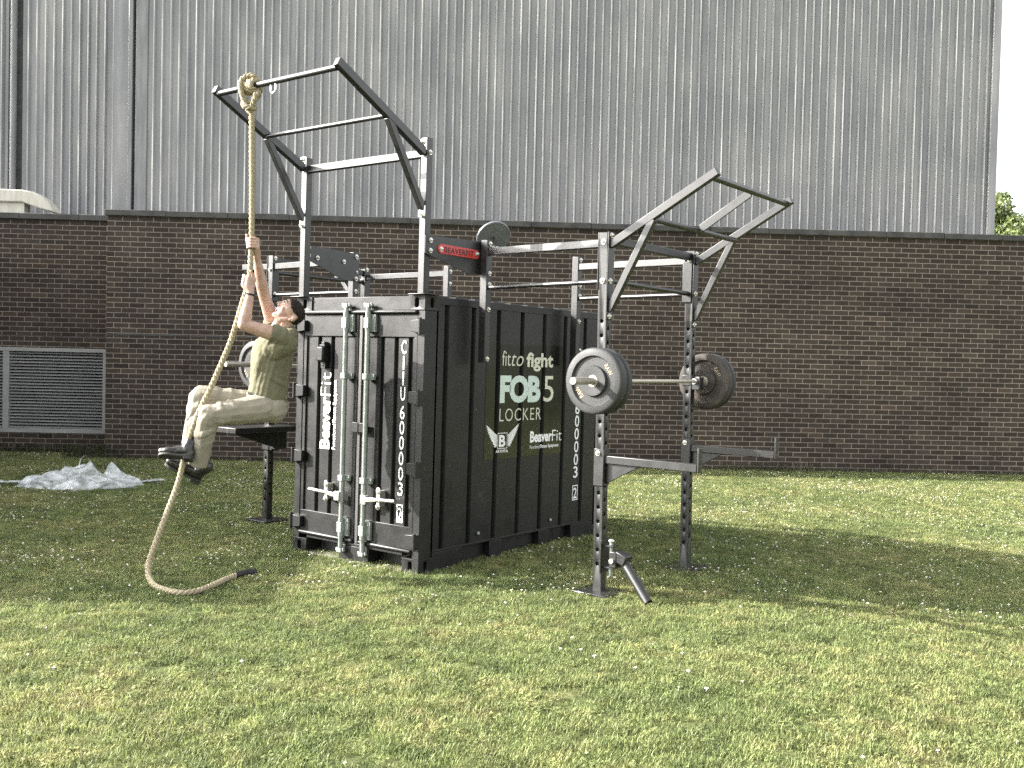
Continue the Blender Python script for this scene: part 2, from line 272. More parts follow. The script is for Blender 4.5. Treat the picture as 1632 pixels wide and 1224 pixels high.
class MB:
    def __init__(s): s.bm = bmesh.new(); s.mi = 0
    def _add(s, vs, fs, sm=False):
        bv = [s.bm.verts.new(v) for v in vs]
        for f in fs:
            try:
                ff = s.bm.faces.new([bv[i] for i in f]); ff.smooth = sm; ff.material_index = s.mi
            except ValueError: pass
        return bv
    def hexa(s, a, b, c, d, a2, b2, c2, d2):
        s._add([a, b, c, d, a2, b2, c2, d2], [(3, 2, 1, 0), (4, 5, 6, 7), (0, 1, 5, 4), (1, 2, 6, 5), (2, 3, 7, 6), (3, 0, 4, 7)]); return s
    def box(s, lo, hi):
        x0, y0, z0 = lo; x1, y1, z1 = hi
        return s.hexa((x0, y0, z0), (x1, y0, z0), (x1, y1, z0), (x0, y1, z0), (x0, y0, z1), (x1, y0, z1), (x1, y1, z1), (x0, y1, z1))
    def beam(s, p0, p1, w, h, side=(0, 1, 0)):
        """w across `side`, h the other way"""
        p0, p1 = V(p0), V(p1); d = (p1 - p0).normalized(); sd = V(side); sd = (sd - d * sd.dot(d)).normalized(); u = d.cross(sd)
        a = sd * w / 2; b = u * h / 2
        q = [-a - b, a - b, a + b, -a + b]
        return s.hexa(*[p0 + x for x in q], *[p1 + x for x in q])
    def tube(s, p0, p1, r, r1=None, seg=14, cap=True):
        p0, p1 = V(p0), V(p1); r1 = r if r1 is None else r1; d = (p1 - p0).normalized()
        a = d.orthogonal().normalized(); b = d.cross(a); vs = []
        for p, rr in ((p0, r), (p1, r1)):
            for i in range(seg):
                t = 2 * math.pi * i / seg; vs.append(p + (a * math.cos(t) + b * math.sin(t)) * rr)
        fs = [(i, (i + 1) % seg, seg + (i + 1) % seg, seg + i) for i in range(seg)]
        bv = s._add(vs, fs, True)
        if cap:
            for off, rev in ((0, True), (seg, False)):
                loop = [bv[off + i] for i in range(seg)]
                f = s.bm.faces.new(loop[::-1] if rev else loop); f.material_index = s.mi
        return s
    def lathe(s, p0, d, prof, seg=48):
        p0 = V(p0); d = V(d).normalized(); a = d.orthogonal().normalized(); b = d.cross(a); vs = []; n = len(prof)
        for t, r in prof:
            for i in range(seg):
                w = 2 * math.pi * i / seg; vs.append(p0 + d * t + (a * math.cos(w) + b * math.sin(w)) * r)
        fs = [(j * seg + i, j * seg + (i + 1) % seg, (j + 1) * seg + (i + 1) % seg, (j + 1) * seg + i) for j in range(n - 1) for i in range(seg)]
        s._add(vs, fs, True); return s
    def prism(s, pts, ext):
        pts = [V(p) for p in pts]; ext = V(ext); n = len(pts)
        s._add(pts + [p + ext for p in pts], [tuple(range(n))[::-1], tuple(range(n, 2 * n))] + [(i, (i + 1) % n, n + (i + 1) % n, n + i) for i in range(n)]); return s
    def ball(s, c, r, sub=2, axes=None):
        """ellipsoid: r is a number or three; axes three directions"""
        b2 = bmesh.new(); bmesh.ops.create_icosphere(b2, subdivisions=sub, radius=1.0)
        rr = (r, r, r) if not hasattr(r, '__len__') else r; ax = axes or (V((1, 0, 0)), V((0, 1, 0)), V((0, 0, 1)))
        vs = [V(c) + ax[0] * v.co.x * rr[0] + ax[1] * v.co.y * rr[1] + ax[2] * v.co.z * rr[2] for v in b2.verts]
        fs = [[v.index for v in f.verts] for f in b2.faces]; b2.free(); s._add(vs, fs, True); return s
    def caps(s, chain, seg=12):
        for (p, r) in chain: s.ball(p, r, 2)
        for (p, r), (q, r2) in zip(chain, chain[1:]): s.tube(p, q, r, r2, seg)
        return s
    def sweep(s, path, r, seg=8, cap=True):
        path = [V(p) for p in path]; n = len(path); rs = r if hasattr(r, '__len__') else [r] * n
        d0 = (path[1] - path[0]).normalized(); a = d0.orthogonal().normalized(); vs = []
        for i, p in enumerate(path):
            d = (path[min(i + 1, n - 1)] - path[max(i - 1, 0)]).normalized(); a = (a - d * a.dot(d)).normalized(); b = d.cross(a)
            for k in range(seg):
                t = 2 * math.pi * k / seg; vs.append(p + (a * math.cos(t) + b * math.sin(t)) * rs[i])
        fs = [(j * seg + i, j * seg + (i + 1) % seg, (j + 1) * seg + (i + 1) % seg, (j + 1) * seg + i) for j in range(n - 1) for i in range(seg)]
        if cap: fs += [tuple(range(seg))[::-1], tuple((n - 1) * seg + k for k in range(seg))]
        s._add(vs, fs, True); return s
    def mesh(s, name):
        bmesh.ops.recalc_face_normals(s.bm, faces=s.bm.faces[:])
        me = bpy.data.meshes.new(name); s.bm.to_mesh(me); s.bm.free()
        me.set_sharp_from_angle(angle=R_(38)); return me
    def build(s, name, mat, parent=None, frame=ID, loc=None, bevel=0.0):
        return link_mesh(name, s.mesh(name), mat, parent, frame, loc, bevel)

def eval_mesh(o, name):
    dg = bpy.context.evaluated_depsgraph_get(); dg.update(); e = o.evaluated_get(dg)
    me = bpy.data.meshes.new_from_object(e); me.name = name; return me
def apply_mods(me_in, name, mods, extra=None):
    """run modifiers on a temporary object and return the resulting mesh"""
    t = bpy.data.objects.new('temporary', me_in); C.objects.link(t); ex = None
    for typ, kw in mods:
        m = t.modifiers.new('m', typ)
        for k, v in kw.items(): setattr(m, k, v)
        if typ == 'BOOLEAN':
            ex = bpy.data.objects.new('temporary_cutter', extra); C.objects.link(ex); m.object = ex
    me = eval_mesh(t, name)
    bpy.data.objects.remove(t); 
    if ex: bpy.data.objects.remove(ex)
    return me
def cut(a, b, name): return apply_mods(a.mesh(name), name, [('BOOLEAN', dict(operation='DIFFERENCE', solver='EXACT'))], b.mesh('cutter'))

FONT = {}
def text_polys(txt, off=0.0, shear=0.0, spacing=1.0):
    cu = bpy.data.curves.new('lettering', 'FONT'); cu.body = txt; cu.size = 1.0; cu.offset = off; cu.shear = shear; cu.space_character = spacing; cu.resolution_u = 4
    t = bpy.data.objects.new('temporary', cu); C.objects.link(t); me = eval_mesh(t, 'lettering'); bpy.data.objects.remove(t)
    vs = np.array([v.co[:] for v in me.vertices]); fs = [tuple(p.vertices) for p in me.polygons]; bpy.data.meshes.remove(me); return vs, fs
def text(mb, txt, o, u, v, width, height, n, off=0.0, shear=0.0, spacing=1.0, thick=0.0012, base=None):
    """lettering filling width x height from its lower left corner o along u (reading direction) and v; base: use the cap height for the height and let descenders hang"""
    vs, fs = text_polys(txt, off, shear, spacing); o, u, v, n = V(o), V(u), V(v), V(n)
    x0, x1 = vs[:, 0].min(), vs[:, 0].max(); y0, y1 = vs[:, 1].min(), vs[:, 1].max()
    if base: y0 = 0.0
    P = [o + u * float((p[0] - x0) / (x1 - x0) * width) + v * float((p[1] - y0) / (y1 - y0) * height) for p in vs]
    mb._add([p + n * thick for p in P], fs); return mb

# ------------------------------------------------------------------ the setting: lawn, walls, shed
def struct(o): o['kind'] = 'structure'; return o
def smooth01(t): t = max(0.0, min(1.0, t)); return t * t * (3 - 2 * t)
def ground_z(x, y):
    """the lawn dips a little towards the right in front of the wall and rolls slightly"""
    return -0.135 * smooth01((x - 0.9) / 3.4) * (1 - smooth01((y - 9.6) / 4.2)) + 0.012 * noise.noise(V((x * 0.5, y * 0.5, 3.0))) * smooth01((6.2 - y) / 1.5)
def sheet(name, xs, ys, dz):
    vs = [(x, y, ground_z(x, y) + dz) for y in ys for x in xs]; k = len(xs)
    me = bpy.data.meshes.new(name); me.from_pydata(vs, [], [(r * k + c, r * k + c + 1, (r + 1) * k + c + 1, (r + 1) * k + c) for r in range(len(ys) - 1) for c in range(k - 1)])
    for q in me.polygons: q.use_smooth = True
    return me
fine_x = [-12 + 0.3 * i for i in range(81)]; fine_y = [1.2 + 0.3 * i for i in range(48)]
struct(link_mesh('ground', sheet('ground', [-300, -100, -40, -20] + fine_x + [20, 40, 100, 300], [-60, -20, -5] + fine_y + [20, 60, 150, 400], -0.006), M['soil']))
lawn_me = sheet('lawn', fine_x, fine_y, 0.0)

def tuft(name, nb, rad, hmin, hmax, seed, parent):
    rnd = random.Random(seed); mb = MB()
    for i in range(nb):
        a = rnd.uniform(0, 6.283); r = rad * math.sqrt(rnd.random()); p = V((r * math.cos(a), r * math.sin(a), 0))
        h = rnd.uniform(hmin, hmax); lean = rnd.uniform(0.1, 0.95) * h; la = rnd.uniform(0, 6.283); ld = V((math.cos(la), math.sin(la), 0))
        w = rnd.uniform(0.0012, 0.0026); sd = ld.cross(V((0, 0, 1))); t = rnd.uniform(-0.6, 0.6); sd = (sd + ld * t).normalized()
        q1 = p + ld * lean * 0.35 + V((0, 0, h * 0.62)); q2 = p + ld * lean + V((0, 0, h))
        mb._add([p - sd * w, p + sd * w, q1 + sd * w * 0.8, q1 - sd * w * 0.8, q2], [(0, 1, 2, 3), (3, 2, 4)])
    bm = mb.bm; me = bpy.data.meshes.new(name); bm.to_mesh(me); bm.free()
    return link_mesh(name, me, M['blade'], parent)
def clover(name, nl, rad, seed, parent):
    rnd = random.Random(seed); mb = MB()
    for i in range(nl):
        a = rnd.uniform(0, 6.283); r = rad * math.sqrt(rnd.random()); c = V((r * math.cos(a), r * math.sin(a), rnd.uniform(0.010, 0.024))); s = rnd.uniform(0.004, 0.0075); tl = V((rnd.uniform(-0.5, 0.5), rnd.uniform(-0.5, 0.5), 1)).normalized()
        e = tl.orthogonal().normalized(); f = tl.cross(e); t0 = rnd.uniform(0, 6.28)
        for k in range(3):
            t = t0 + 2.094 * k; d = e * math.cos(t) + f * math.sin(t); q = e * -math.sin(t) + f * math.cos(t)
            mb._add([c, c + d * s * 0.8 + q * s * 0.6, c + d * s * 1.5 + q * s * 0.25, c + d * s * 1.5 - q * s * 0.25, c + d * s * 0.8 - q * s * 0.6], [(0, 1, 2, 3, 4)])
        mb.tube((c.x * 0.9, c.y * 0.9, 0), c, 0.0007, seg=4)
    me = bpy.data.meshes.new(name); mb.bm.to_mesh(me); mb.bm.free(); return link_mesh(name, me, M['blade'], parent)
def daisy(name, parent, r, h, tilt):
    mb = MB(); k = 9
    for i in range(k):
        a = 6.283 * i / k; d = V((math.cos(a), math.sin(a), 0)); e = V((-d.y, d.x, 0))
        mb._add([d * r * 0.2 + V((0, 0, h)), d * r * 0.7 + e * r * 0.24 + V((0, 0, h + 0.002)), d * r + V((0, 0, h + 0.001)), d * r * 0.7 - e * r * 0.24 + V((0, 0, h + 0.002))], [(0, 1, 2, 3)])
    mb.tube((0, 0, 0), (0, 0, h), 0.0008, seg=5)
    mb.mi = 1; mb.ball((0, 0, h + 0.0015), (r * 0.3, r * 0.3, 0.003), 1)
    mb.bm.transform(Matrix.Rotation(tilt, 4, 'X'))
    me = bpy.data.meshes.new(name); mb.bm.to_mesh(me); mb.bm.free()
    return link_mesh(name, me, [M['petal'], M['yellow']], parent)
M['yellow'] = simple('daisy_eye', (0.5, 0.33, 0.03), (0.6, 0.4, 0.05), 0.7)

def scatter(o, sources, density, seed, smin, smax, mask=None, tilt=0.12):
    ng = bpy.data.node_groups.new(o.name + '_scatter', 'GeometryNodeTree')
    ng.interface.new_socket('Geometry', in_out='INPUT', socket_type='NodeSocketGeometry')
    ng.interface.new_socket('Geometry', in_out='OUTPUT', socket_type='NodeSocketGeometry')
    N, Lk = ng.nodes.new, ng.links.new
    gi = N('NodeGroupInput'); go = N('NodeGroupOutput')
    dp = N('GeometryNodeDistributePointsOnFaces'); dp.inputs['Density'].default_value = density; dp.inputs['Seed'].default_value = seed
    Lk(gi.outputs[0], dp.inputs[0])
    if mask:
        sc, lo, hi = mask
        nz = N('ShaderNodeTexNoise'); nz.inputs['Scale'].default_value = sc; nz.inputs['Detail'].default_value = 3.0
        pos = N('GeometryNodeInputPosition'); Lk(pos.outputs[0], nz.inputs['Vector'])
        mr = N('ShaderNodeMapRange'); mr.inputs['From Min'].default_value = lo; mr.inputs['From Max'].default_value = hi
        mr.inputs['To Min'].default_value = density * 0.04; mr.inputs['To Max'].default_value = density
        sp_ = N('ShaderNodeSeparateXYZ'); Lk(pos.outputs[0], sp_.inputs[0]); m2 = N('ShaderNodeMapRange')
        m2.inputs['From Min'].default_value = 6.2; m2.inputs['From Max'].default_value = 7.5; m2.inputs['To Min'].default_value = 0.035; m2.inputs['To Max'].default_value = 1.0; Lk(sp_.outputs[1], m2.inputs['Value'])
        mu = N('ShaderNodeMath'); mu.operation = 'MULTIPLY'; Lk(mr.outputs[0], mu.inputs[0]); Lk(m2.outputs[0], mu.inputs[1])
        Lk(nz.outputs[0], mr.inputs['Value']); Lk(mu.outputs[0], dp.inputs['Density'])
    jn = N('GeometryNodeJoinGeometry')
    for s in sources:
        oi = N('GeometryNodeObjectInfo'); oi.inputs['Object'].default_value = s; oi.inputs['As Instance'].default_value = True
        Lk(oi.outputs['Geometry'], jn.inputs[0])
    ip = N('GeometryNodeInstanceOnPoints'); ip.inputs['Pick Instance'].default_value = True
    Lk(dp.outputs['Points'], ip.inputs['Points']); Lk(jn.outputs[0], ip.inputs['Instance'])
    rv = N('FunctionNodeRandomValue'); rv.data_type = 'FLOAT_VECTOR'; rv.inputs[0].default_value = (-tilt, -tilt, 0); rv.inputs[1].default_value = (tilt, tilt, 6.283)
    sv = N('FunctionNodeRandomValue'); sv.data_type = 'FLOAT'; sv.inputs[2].default_value = smin; sv.inputs[3].default_value = smax
    Lk(rv.outputs[0], ip.inputs['Rotation']); Lk(sv.outputs[1], ip.inputs['Scale'])
    jo = N('GeometryNodeJoinGeometry'); Lk(ip.outputs[0], jo.inputs[0]); Lk(gi.outputs[0], jo.inputs[0]); Lk(jo.outputs[0], go.inputs[0])
    md = o.modifiers.new('scatter', 'NODES'); md.node_group = ng

grass = link_mesh('grass', lawn_me, M['soil']); grass['kind'] = 'stuff'
tag(grass, 'short mown lawn with yellowed patches in front of the brick wall', 'grass')
tufts = [tuft('grass_tuft', 95, 0.075, 0.007, 0.024 + 0.004 * i, 10 + i, grass) for i in range(4)] + [clover('clover_tuft', 16, 0.06, 30, grass)]
for i, t in enumerate(tufts): t.location = (6.5 + 0.3 * i, 3.2, 0)
ld2 = lawn_me.copy(); ld2.transform(Matrix.Translation((0, 0, -0.002)))
daisies = link_mesh('daisies', ld2, M['soil']); daisies['kind'] = 'stuff'
tag(daisies, 'white daisies dotted over the lawn', 'daisies')
daisy_src = [daisy('daisy_flower', daisies, 0.0088, 0.030, 0.25), daisy('daisy_flower', daisies, 0.0075, 0.026, 0.45), daisy('daisy_flower', daisies, 0.0098, 0.032, -0.3)]
for i, t in enumerate(daisy_src): t.location = (6.9, 3.0 + 0.2 * i, 0)

# brick walls (x along the wall, y inward); the left one stands 0.7 m further back
wall = thing('brick_wall', 'long brown brick wall with dark coping behind the container and racks', 'wall', (-6.03, 0, 0), WL)
MB().box((-6.03, 0, -0.3), (22, 0.35, 3.60)).build('brickwork', M['brick'], wall, WL)
cp = MB()
x = -6.06
while x < 22:
    cp.box((x, -0.045, 3.60), (x + 0.894, 0.40, 3.688 + random.uniform(-0.003, 0.003))); x += 0.9
cp.build('coping', M['coping'], wall, WL, bevel=0.006)
MB().box((-6.025, -0.004, 1.842), (-3.2, 0.03, 1.856)).build('movement_joint', M['gap'], wall, WL)
wall2 = thing('brick_wall', 'set back stretch of brick wall at the left holding the metal louvre', 'wall', (-10, 0.7, 0), WL)
wl = MB(); wl.box((-22, 0.70, -0.3), (-6.034, 1.05, 0.31)); wl.box((-22, 0.70, 1.62), (-6.034, 1.05, 3.60)); wl.box((-22, 0.70, 0.31), (-11.2, 1.05, 1.62)); wl.box((-6.27, 0.70, 0.31), (-6.034, 1.05, 1.62))
wl.build('brickwork', M['brick'], wall2, WL)
cp = MB(); x = -22
while x < -6.1:
    cp.box((x, 0.655, 3.60), (min(x + 0.894, -6.07), 1.10, 3.688)); x += 0.9
cp.build('coping', M['coping'], wall2, WL, bevel=0.006)
MB().box((-22, 0.696, 1.800), (-6.036, 0.73, 1.814)).build('movement_joint', M['gap'], wall2, WL)
lf = MB()
for a, b in (((-11.2, 0.68, 1.565), (-6.27, 0.80, 1.622)), ((-11.2, 0.68, 0.308), (-6.27, 0.80, 0.375))): lf.box(a, b)
for xx in (-6.325, -7.845, -9.4, -11.2): lf.box((xx, 0.684, 0.375), (xx + (0.095 if xx < -7 else 0.055), 0.80, 1.565))
lou = lf.build('louvre_grille', M['louvre'], wall2, WL, bevel=0.004)
ls = MB()
for i in range(25):
    z = 0.383 + i * 0.0478
    for xa, xb in ((-11.1, -9.405), (-9.3, -7.848), (-7.748, -6.328)):
        ls.hexa((xa, 0.70, z), (xb, 0.70, z), (xb, 0.704, z), (xa, 0.704, z), (xa, 0.745, z + 0.029), (xb, 0.745, z + 0.029), (xb, 0.749, z + 0.029), (xa, 0.749, z + 0.029))
ls.build('louvre_slats', M['louvre'], lou, WL)
MB().box((-11.1, 0.86, 0.36), (-6.3, 0.90, 1.58)).build('louvre_backing', M['gap'], lou, WL)

# the big shed behind the walls, clad in ribbed sheet
shed = thing('metal_shed', 'tall grey shed clad in weathered ribbed metal behind the brick walls', 'building', (0, 2.4, 0), WL)
def ribbed(mb, x0, x1, y, z0, z1, pitch=0.141):
    prof = [(0.0, 0.0), (0.078, 0.0), (0.088, -0.034), (0.108, -0.034), (0.138, 0.0)]; xs = []
    k = 0
    while x0 + k * pitch < x1:
        for dx, dy in prof:
            xx = x0 + k * pitch + dx * pitch / 0.141
            if xx <= x1: xs.append((xx, y + dy))
        k += 1
    vs = [(a, b, z0) for a, b in xs] + [(a, b, z1) for a, b in xs]; n = len(xs)
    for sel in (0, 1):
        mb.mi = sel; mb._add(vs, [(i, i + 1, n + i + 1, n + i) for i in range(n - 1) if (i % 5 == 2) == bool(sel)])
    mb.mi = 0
    mb.box((x0, y + 0.01, z0), (x1, y + 0.25, z1)); return mb
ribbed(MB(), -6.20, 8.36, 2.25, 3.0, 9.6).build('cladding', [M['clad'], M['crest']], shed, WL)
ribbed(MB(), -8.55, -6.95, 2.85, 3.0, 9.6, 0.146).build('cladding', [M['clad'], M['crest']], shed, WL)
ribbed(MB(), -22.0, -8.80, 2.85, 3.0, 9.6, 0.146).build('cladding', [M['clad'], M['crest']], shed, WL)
MB().box((8.36, 2.20, 3.0), (8.50, 9.0, 9.6)).build('corner_flashing', M['clad'], shed, WL, bevel=0.01)
fl = MB(); fl.box((-6.40, 2.222, 3.0), (-6.20, 2.45, 9.6)); fl.box((-6.52, 2.216, 3.0), (-6.45, 2.50, 9.6)); fl.build('corner_flashing', M['flash'], shed, WL, bevel=0.008)
MB().box((-6.46, 2.30, 3.0), (-6.385, 2.5, 9.6)).build('corner_gap', M['gap'], shed, WL)
fl = MB(); fl.box((-6.97, 2.80, 3.0), (-6.66, 2.95, 9.6)); fl.build('flat_panel', M['clad'], shed, WL)
MB().box((-6.66, 2.62, 3.0), (-6.515, 2.95, 9.6)).build('flat_panel', M['flash'], shed, WL)
MB().tube(V((-8.68, 2.79, 3.0)), V((-8.68, 2.79, 9.6)), 0.055).build('downpipe', M['flash'], shed, WL)
MB().box((-8.80, 2.86, 3.0), (-8.55, 2.9, 9.6)).build('corner_gap', M['gap'], shed, WL)
MB().box((-22, 3.2, 3.0), (8.49, 16, 9.7)).build('roof', M['flash'], shed, WL)

# vent cowl behind the coping of the set back wall
cowl = thing('vent_cowl', 'cream moulded vent cowl peeping over the left brick wall', 'vent', (-8.6, 1.5, 3.4), WL)
pts = [(-7.36, 3.80), (-7.43, 3.93), (-7.55, 4.04), (-7.70, 4.12), (-7.88, 4.15), (-9.9, 4.17), (-9.9, 3.95), (-7.88, 3.95), (-7.62, 3.86)]
MB().prism([(a, 1.35, b) for a, b in pts], (0, 0.30, 0)).build('hood', M['cream'], cowl, WL, bevel=0.02)
MB().box((-9.8, 1.40, 3.4), (-7.86, 1.62, 3.96)).build('base', M['cream'], cowl, WL)

# the wing of the building that stands out of frame at the left and shades that end of the lawn
wing = thing('unseen_brick_wing', 'unseen brown brick wing that shades the far left end of the lawn', 'building', (-12, 11, 0))
MB().box((-16.0, 7.02, -0.3), (-9.4, 15.3, 3.75)).build('brickwork', M['brick'], wing)
MB().box((-16.1, 6.97, 3.752), (-9.35, 15.35, 3.85)).build('coping', M['coping'], wing, bevel=0.006)

# trees beyond the right end of the wall
def leaf_cloud(mb, centers, n, size, seed):
    rnd = random.Random(seed)
    for i in range(n):
        c, r = centers[rnd.randrange(len(centers))]
        while True:
            d = V((rnd.uniform(-1, 1), rnd.uniform(-1, 1), rnd.uniform(-1, 1)))
            if 0.05 < d.length < 1: break
        d = d.normalized() * (d.length ** 0.45) * rnd.uniform(0.75, 1.08); p = V(c) + V((d.x * r[0], d.y * r[1], d.z * r[2]))
        a = V((rnd.uniform(-1, 1), rnd.uniform(-1, 1), rnd.uniform(-0.6, 0.6))).normalized(); b = a.orthogonal().normalized(); b.rotate(Matrix.Rotation(rnd.uniform(0, 6.28), 3, a))
        s = size * rnd.uniform(0.6, 1.4); e = a.cross(b)
        mb._add([p - b * s, p + e * s * 0.5, p + b * s, p - e * s * 0.5], [(0, 1, 2, 3)])
def tree(x, y, h, w, mat, label, seed):
    rnd = random.Random(seed); t = thing('broadleaf_tree', label, 'tree', (x, y, 0), ID, 'trees beyond the wall')
    tb = MB(); tb.sweep([(x, y, -0.2), (x + 0.1, y, h * 0.3), (x - 0.05, y, h * 0.62), (x + 0.1, y, h * 0.9)], [0.26, 0.2, 0.12, 0.03], 9)
    cs = []
    for i in range(15):
        a = rnd.uniform(0, 6.28); rr = rnd.uniform(0.15, 1) * w * 0.62; zz = h * rnd.uniform(0.36, 0.9); k = 1 - max(0, (zz / h - 0.55)) * 1.3
        c = (x + math.cos(a) * rr * k, y + math.sin(a) * rr * k, zz); s = w * rnd.uniform(0.2, 0.36)
        cs.append((c, (s, s, s * 0.8))); tb.sweep([(x, y, zz * 0.6), (x + math.cos(a) * rr * k * 0.5, y + math.sin(a) * rr * k * 0.5, zz * 0.86), c], [0.07, 0.045, 0.02], 6)
    cs.append(((x, y, h * 0.93), (w * 0.25, w * 0.25, h * 0.08)))
    tb.build('trunk', M['bark'], t); lf_ = MB(); leaf_cloud(lf_, cs, 8500, 0.088, seed)
    me = bpy.data.meshes.new('crown'); lf_.bm.to_mesh(me); lf_.bm.free(); link_mesh('crown', me, mat, t)
tree(19.4, 40, 8.7, 2.1, M['leaf_a'], 'darker round topped tree right beside the edge of the shed', 4)
tree(22.6, 43, 8.0, 2.2, M['leaf_b'], 'yellow green tree at the right edge beyond the wall', 5)
tree(19.0, 33, 6.2, 2.0, M['leaf_b'], 'low pale green tree in front of the darker one beyond the wall', 6)

# dry weeds along the foot of the walls
wd = MB(); rnd = random.Random(9)
def weed_strip(x0, x1, y, hmax, n):
    for i in range(n):
        p = V((rnd.uniform(x0, x1), y - abs(rnd.gauss(0, 0.09)) - 0.02, 0)); h = rnd.uniform(0.25, 1) * hmax; a = rnd.uniform(0, 6.28)
        l = V((math.cos(a), math.sin(a), 0)) * h * rnd.uniform(0.1, 0.6); s = V((-math.sin(a), math.cos(a), 0)) * rnd.uniform(0.002, 0.006)
        wd._add([p - s, p + s, p + l * 0.4 + s + V((0, 0, h * 0.6)), p + l * 0.4 - s + V((0, 0, h * 0.6)), p + l + V((0, 0, h))], [(0, 1, 2, 3), (3, 2, 4)])
weed_strip(-12, -6.1, 0.69, 0.20, 1500); weed_strip(-6.6, -5.7, 0.1, 0.3, 300); weed_strip(-6, 9, -0.01, 0.14, 1500); weed_strip(3.2, 4.6, -0.01, 0.2, 200)
me = bpy.data.meshes.new('weeds'); wd.bm.to_mesh(me); wd.bm.free()
ww = link_mesh('weeds', me, M['weed'], None, WL); tag(ww, 'dry weeds growing along the foot of the brick walls', 'weeds', kind='stuff')

# ------------------------------------------------------------------ the container
ct = thing('shipping_container', 'small black shipping container with double doors and white lettering', 'container', (-W_ / 2, L_ / 2, 0), FR)
def part(mb, name, mat, par=ct, bevel=0.003): return mb.build(name, mat, par, FR, bevel=bevel)
# corner castings with oval holes
def oval(mb, c, ax, w, h, dep):
    """oval cutter centred at c, axis 0 = x, 1 = y"""
    pts = []
    for i in range(24):
        t = 6.2832 * i / 24; a = math.cos(t) * w / 2; b = math.sin(t) * w / 2 + (1 if math.sin(t) > 0 else -1) * (h - w) / 2
        pts.append((c[0] - dep, c[1] + a, c[2] + b) if ax == 0 else (c[0] + a, c[1] - dep, c[2] + b))
    mb.prism(pts, (2 * dep, 0, 0) if ax == 0 else (0, 2 * dep, 0))
for sx in (-1, 1):
    for sy in (-1, 1):
        for top in (0, 1):
            x0, x1 = (-W_, -W_ + 0.17) if sx < 0 else (-0.17, 0.0); y0, y1 = (0.0, 0.16) if sy < 0 else (L_ - 0.16, L_); z0 = H_ - 0.115 if top else 0.0
            a = MB().box((x0, y0, z0), (x1, y1, z0 + 0.115)); k = MB()
            k.box((x0 + 0.014, y0 + 0.014, z0 + 0.012), (x1 - 0.014, y1 - 0.014, z0 + 0.103))
            k2 = MB(); oval(k2, ((x0 + x1) / 2, y0 if sy < 0 else y1, z0 + 0.058), 1, 0.04, 0.075, 0.06); oval(k2, (x0 if sx < 0 else x1, (y0 + y1) / 2, z0 + 0.058), 0, 0.04, 0.075, 0.06)
            me = cut(a, k2, 'corner_casting')
            link_mesh('corner_casting', me, M['cont'], ct, FR, bevel=0.004)
for x0 in (-W_, -0.075):
    for y0 in (0.006, L_ - 0.14):
        part(MB().box((x0 + 0.003, y0, 0.115), (x0 + 0.072, y0 + 0.134, H_ - 0.115)), 'corner_post', M['cont'])
# front header with its rain lip, sill, side rails
part(MB().box((-W_ + 0.17, 0.012, 1.975), (-0.17, 0.13, H_ - 0.006)), 'door_header', M['cont'])
part(MB().box((-W_ + 0.073, -0.016, 1.955), (-0.075, 0.02, 1.988)), 'rain_lip', M['cont'], bevel=0.014)
sl = MB(); sl.box((-W_ + 0.17, 0.004, 0.128), (-0.17, 0.12, 0.150)); sl.box((-0.86, 0.004, 0.004), (-0.53, 0.12, 0.126)); part(sl, 'door_sill', M['cont'])
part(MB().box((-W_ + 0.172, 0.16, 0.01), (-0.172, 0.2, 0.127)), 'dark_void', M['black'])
for s in (0, 1):
    xa, xb = (-0.062, -0.004) if s else (-W_ + 0.004, -W_ + 0.062)
    part(MB().box((xa, 0.16, H_ - 0.064), (xb, L_ - 0.16, H_ - 0.006)), 'top_rail', M['cont'])
    r = MB(); r.box((xa, 0.16, 0.150), (xb + (0.0 if s else 0), L_ - 0.16, 0.168))
    r.box((xa, 0.16, 0.020), (xb, 0.52, 0.150)); r.box((xa, 0.86, 0.020), (xb, 1.02, 0.150)); r.box((xa, 1.55, 0.020), (xb, 1.71, 0.150)); r.box((xa, 2.05, 0.020), (xb, L_ - 0.16, 0.150))
    r.box((xa, 0.16, 0.003), (xb, L_ - 0.16, 0.020))
    part(r, 'bottom_rail', M['cont'])
part(MB().box((-W_ + 0.065, 0.2, 0.02), (-0.065, L_ - 0.05, 0.14)), 'floor', M['cont'])
part(MB().box((-W_ + 0.171, -0.02, -0.03), (-0.172, 0.17, 0.012)), 'ground_batten', M['timber'])
gro = [0.256 + 0.3225 * i for i in range(7)]
def side_panel(xo, sg):
    mb = MB(); z0, z1 = 0.168, H_ - 0.064; ys = [(0.16, 0)]
    for y in gro: ys += [(y - 0.026, 0), (y - 0.010, 1), (y + 0.018, 1), (y + 0.030, 0)]
    ys.append((L_ - 0.16, 0)); prof = [(xo - sg * 0.034 * d, y) for y, d in ys]; n = len(prof)
    inner = [(xo - sg * 0.05, y) for _, y in prof]
    mb._add([(a, b, z0) for a, b in prof] + [(a, b, z1) for a, b in prof], [(i, i + 1, n + i + 1, n + i) for i in range(n - 1)])
    mb._add([(a, b, z0) for a, b in inner] + [(a, b, z1) for a, b in inner], [(i, i + 1, n + i + 1, n + i) for i in range(n - 1)])
    return mb
sp = part(side_panel(-0.007, 1), 'side_panel', M['cont'], bevel=0); part(side_panel(-W_ + 0.007, -1), 'side_panel', M['cont'], bevel=0)
bk = MB(); bk.box((-W_ + 0.07, L_ - 0.06, 0.12), (-0.07, L_ - 0.03, H_ - 0.01)); part(bk, 'back_panel', M['cont'])
rf = MB(); y = 0.135
rf.box((-W_ + 0.06, 0.12, H_ - 0.05), (-0.06, L_ - 0.03, H_ - 0.02))
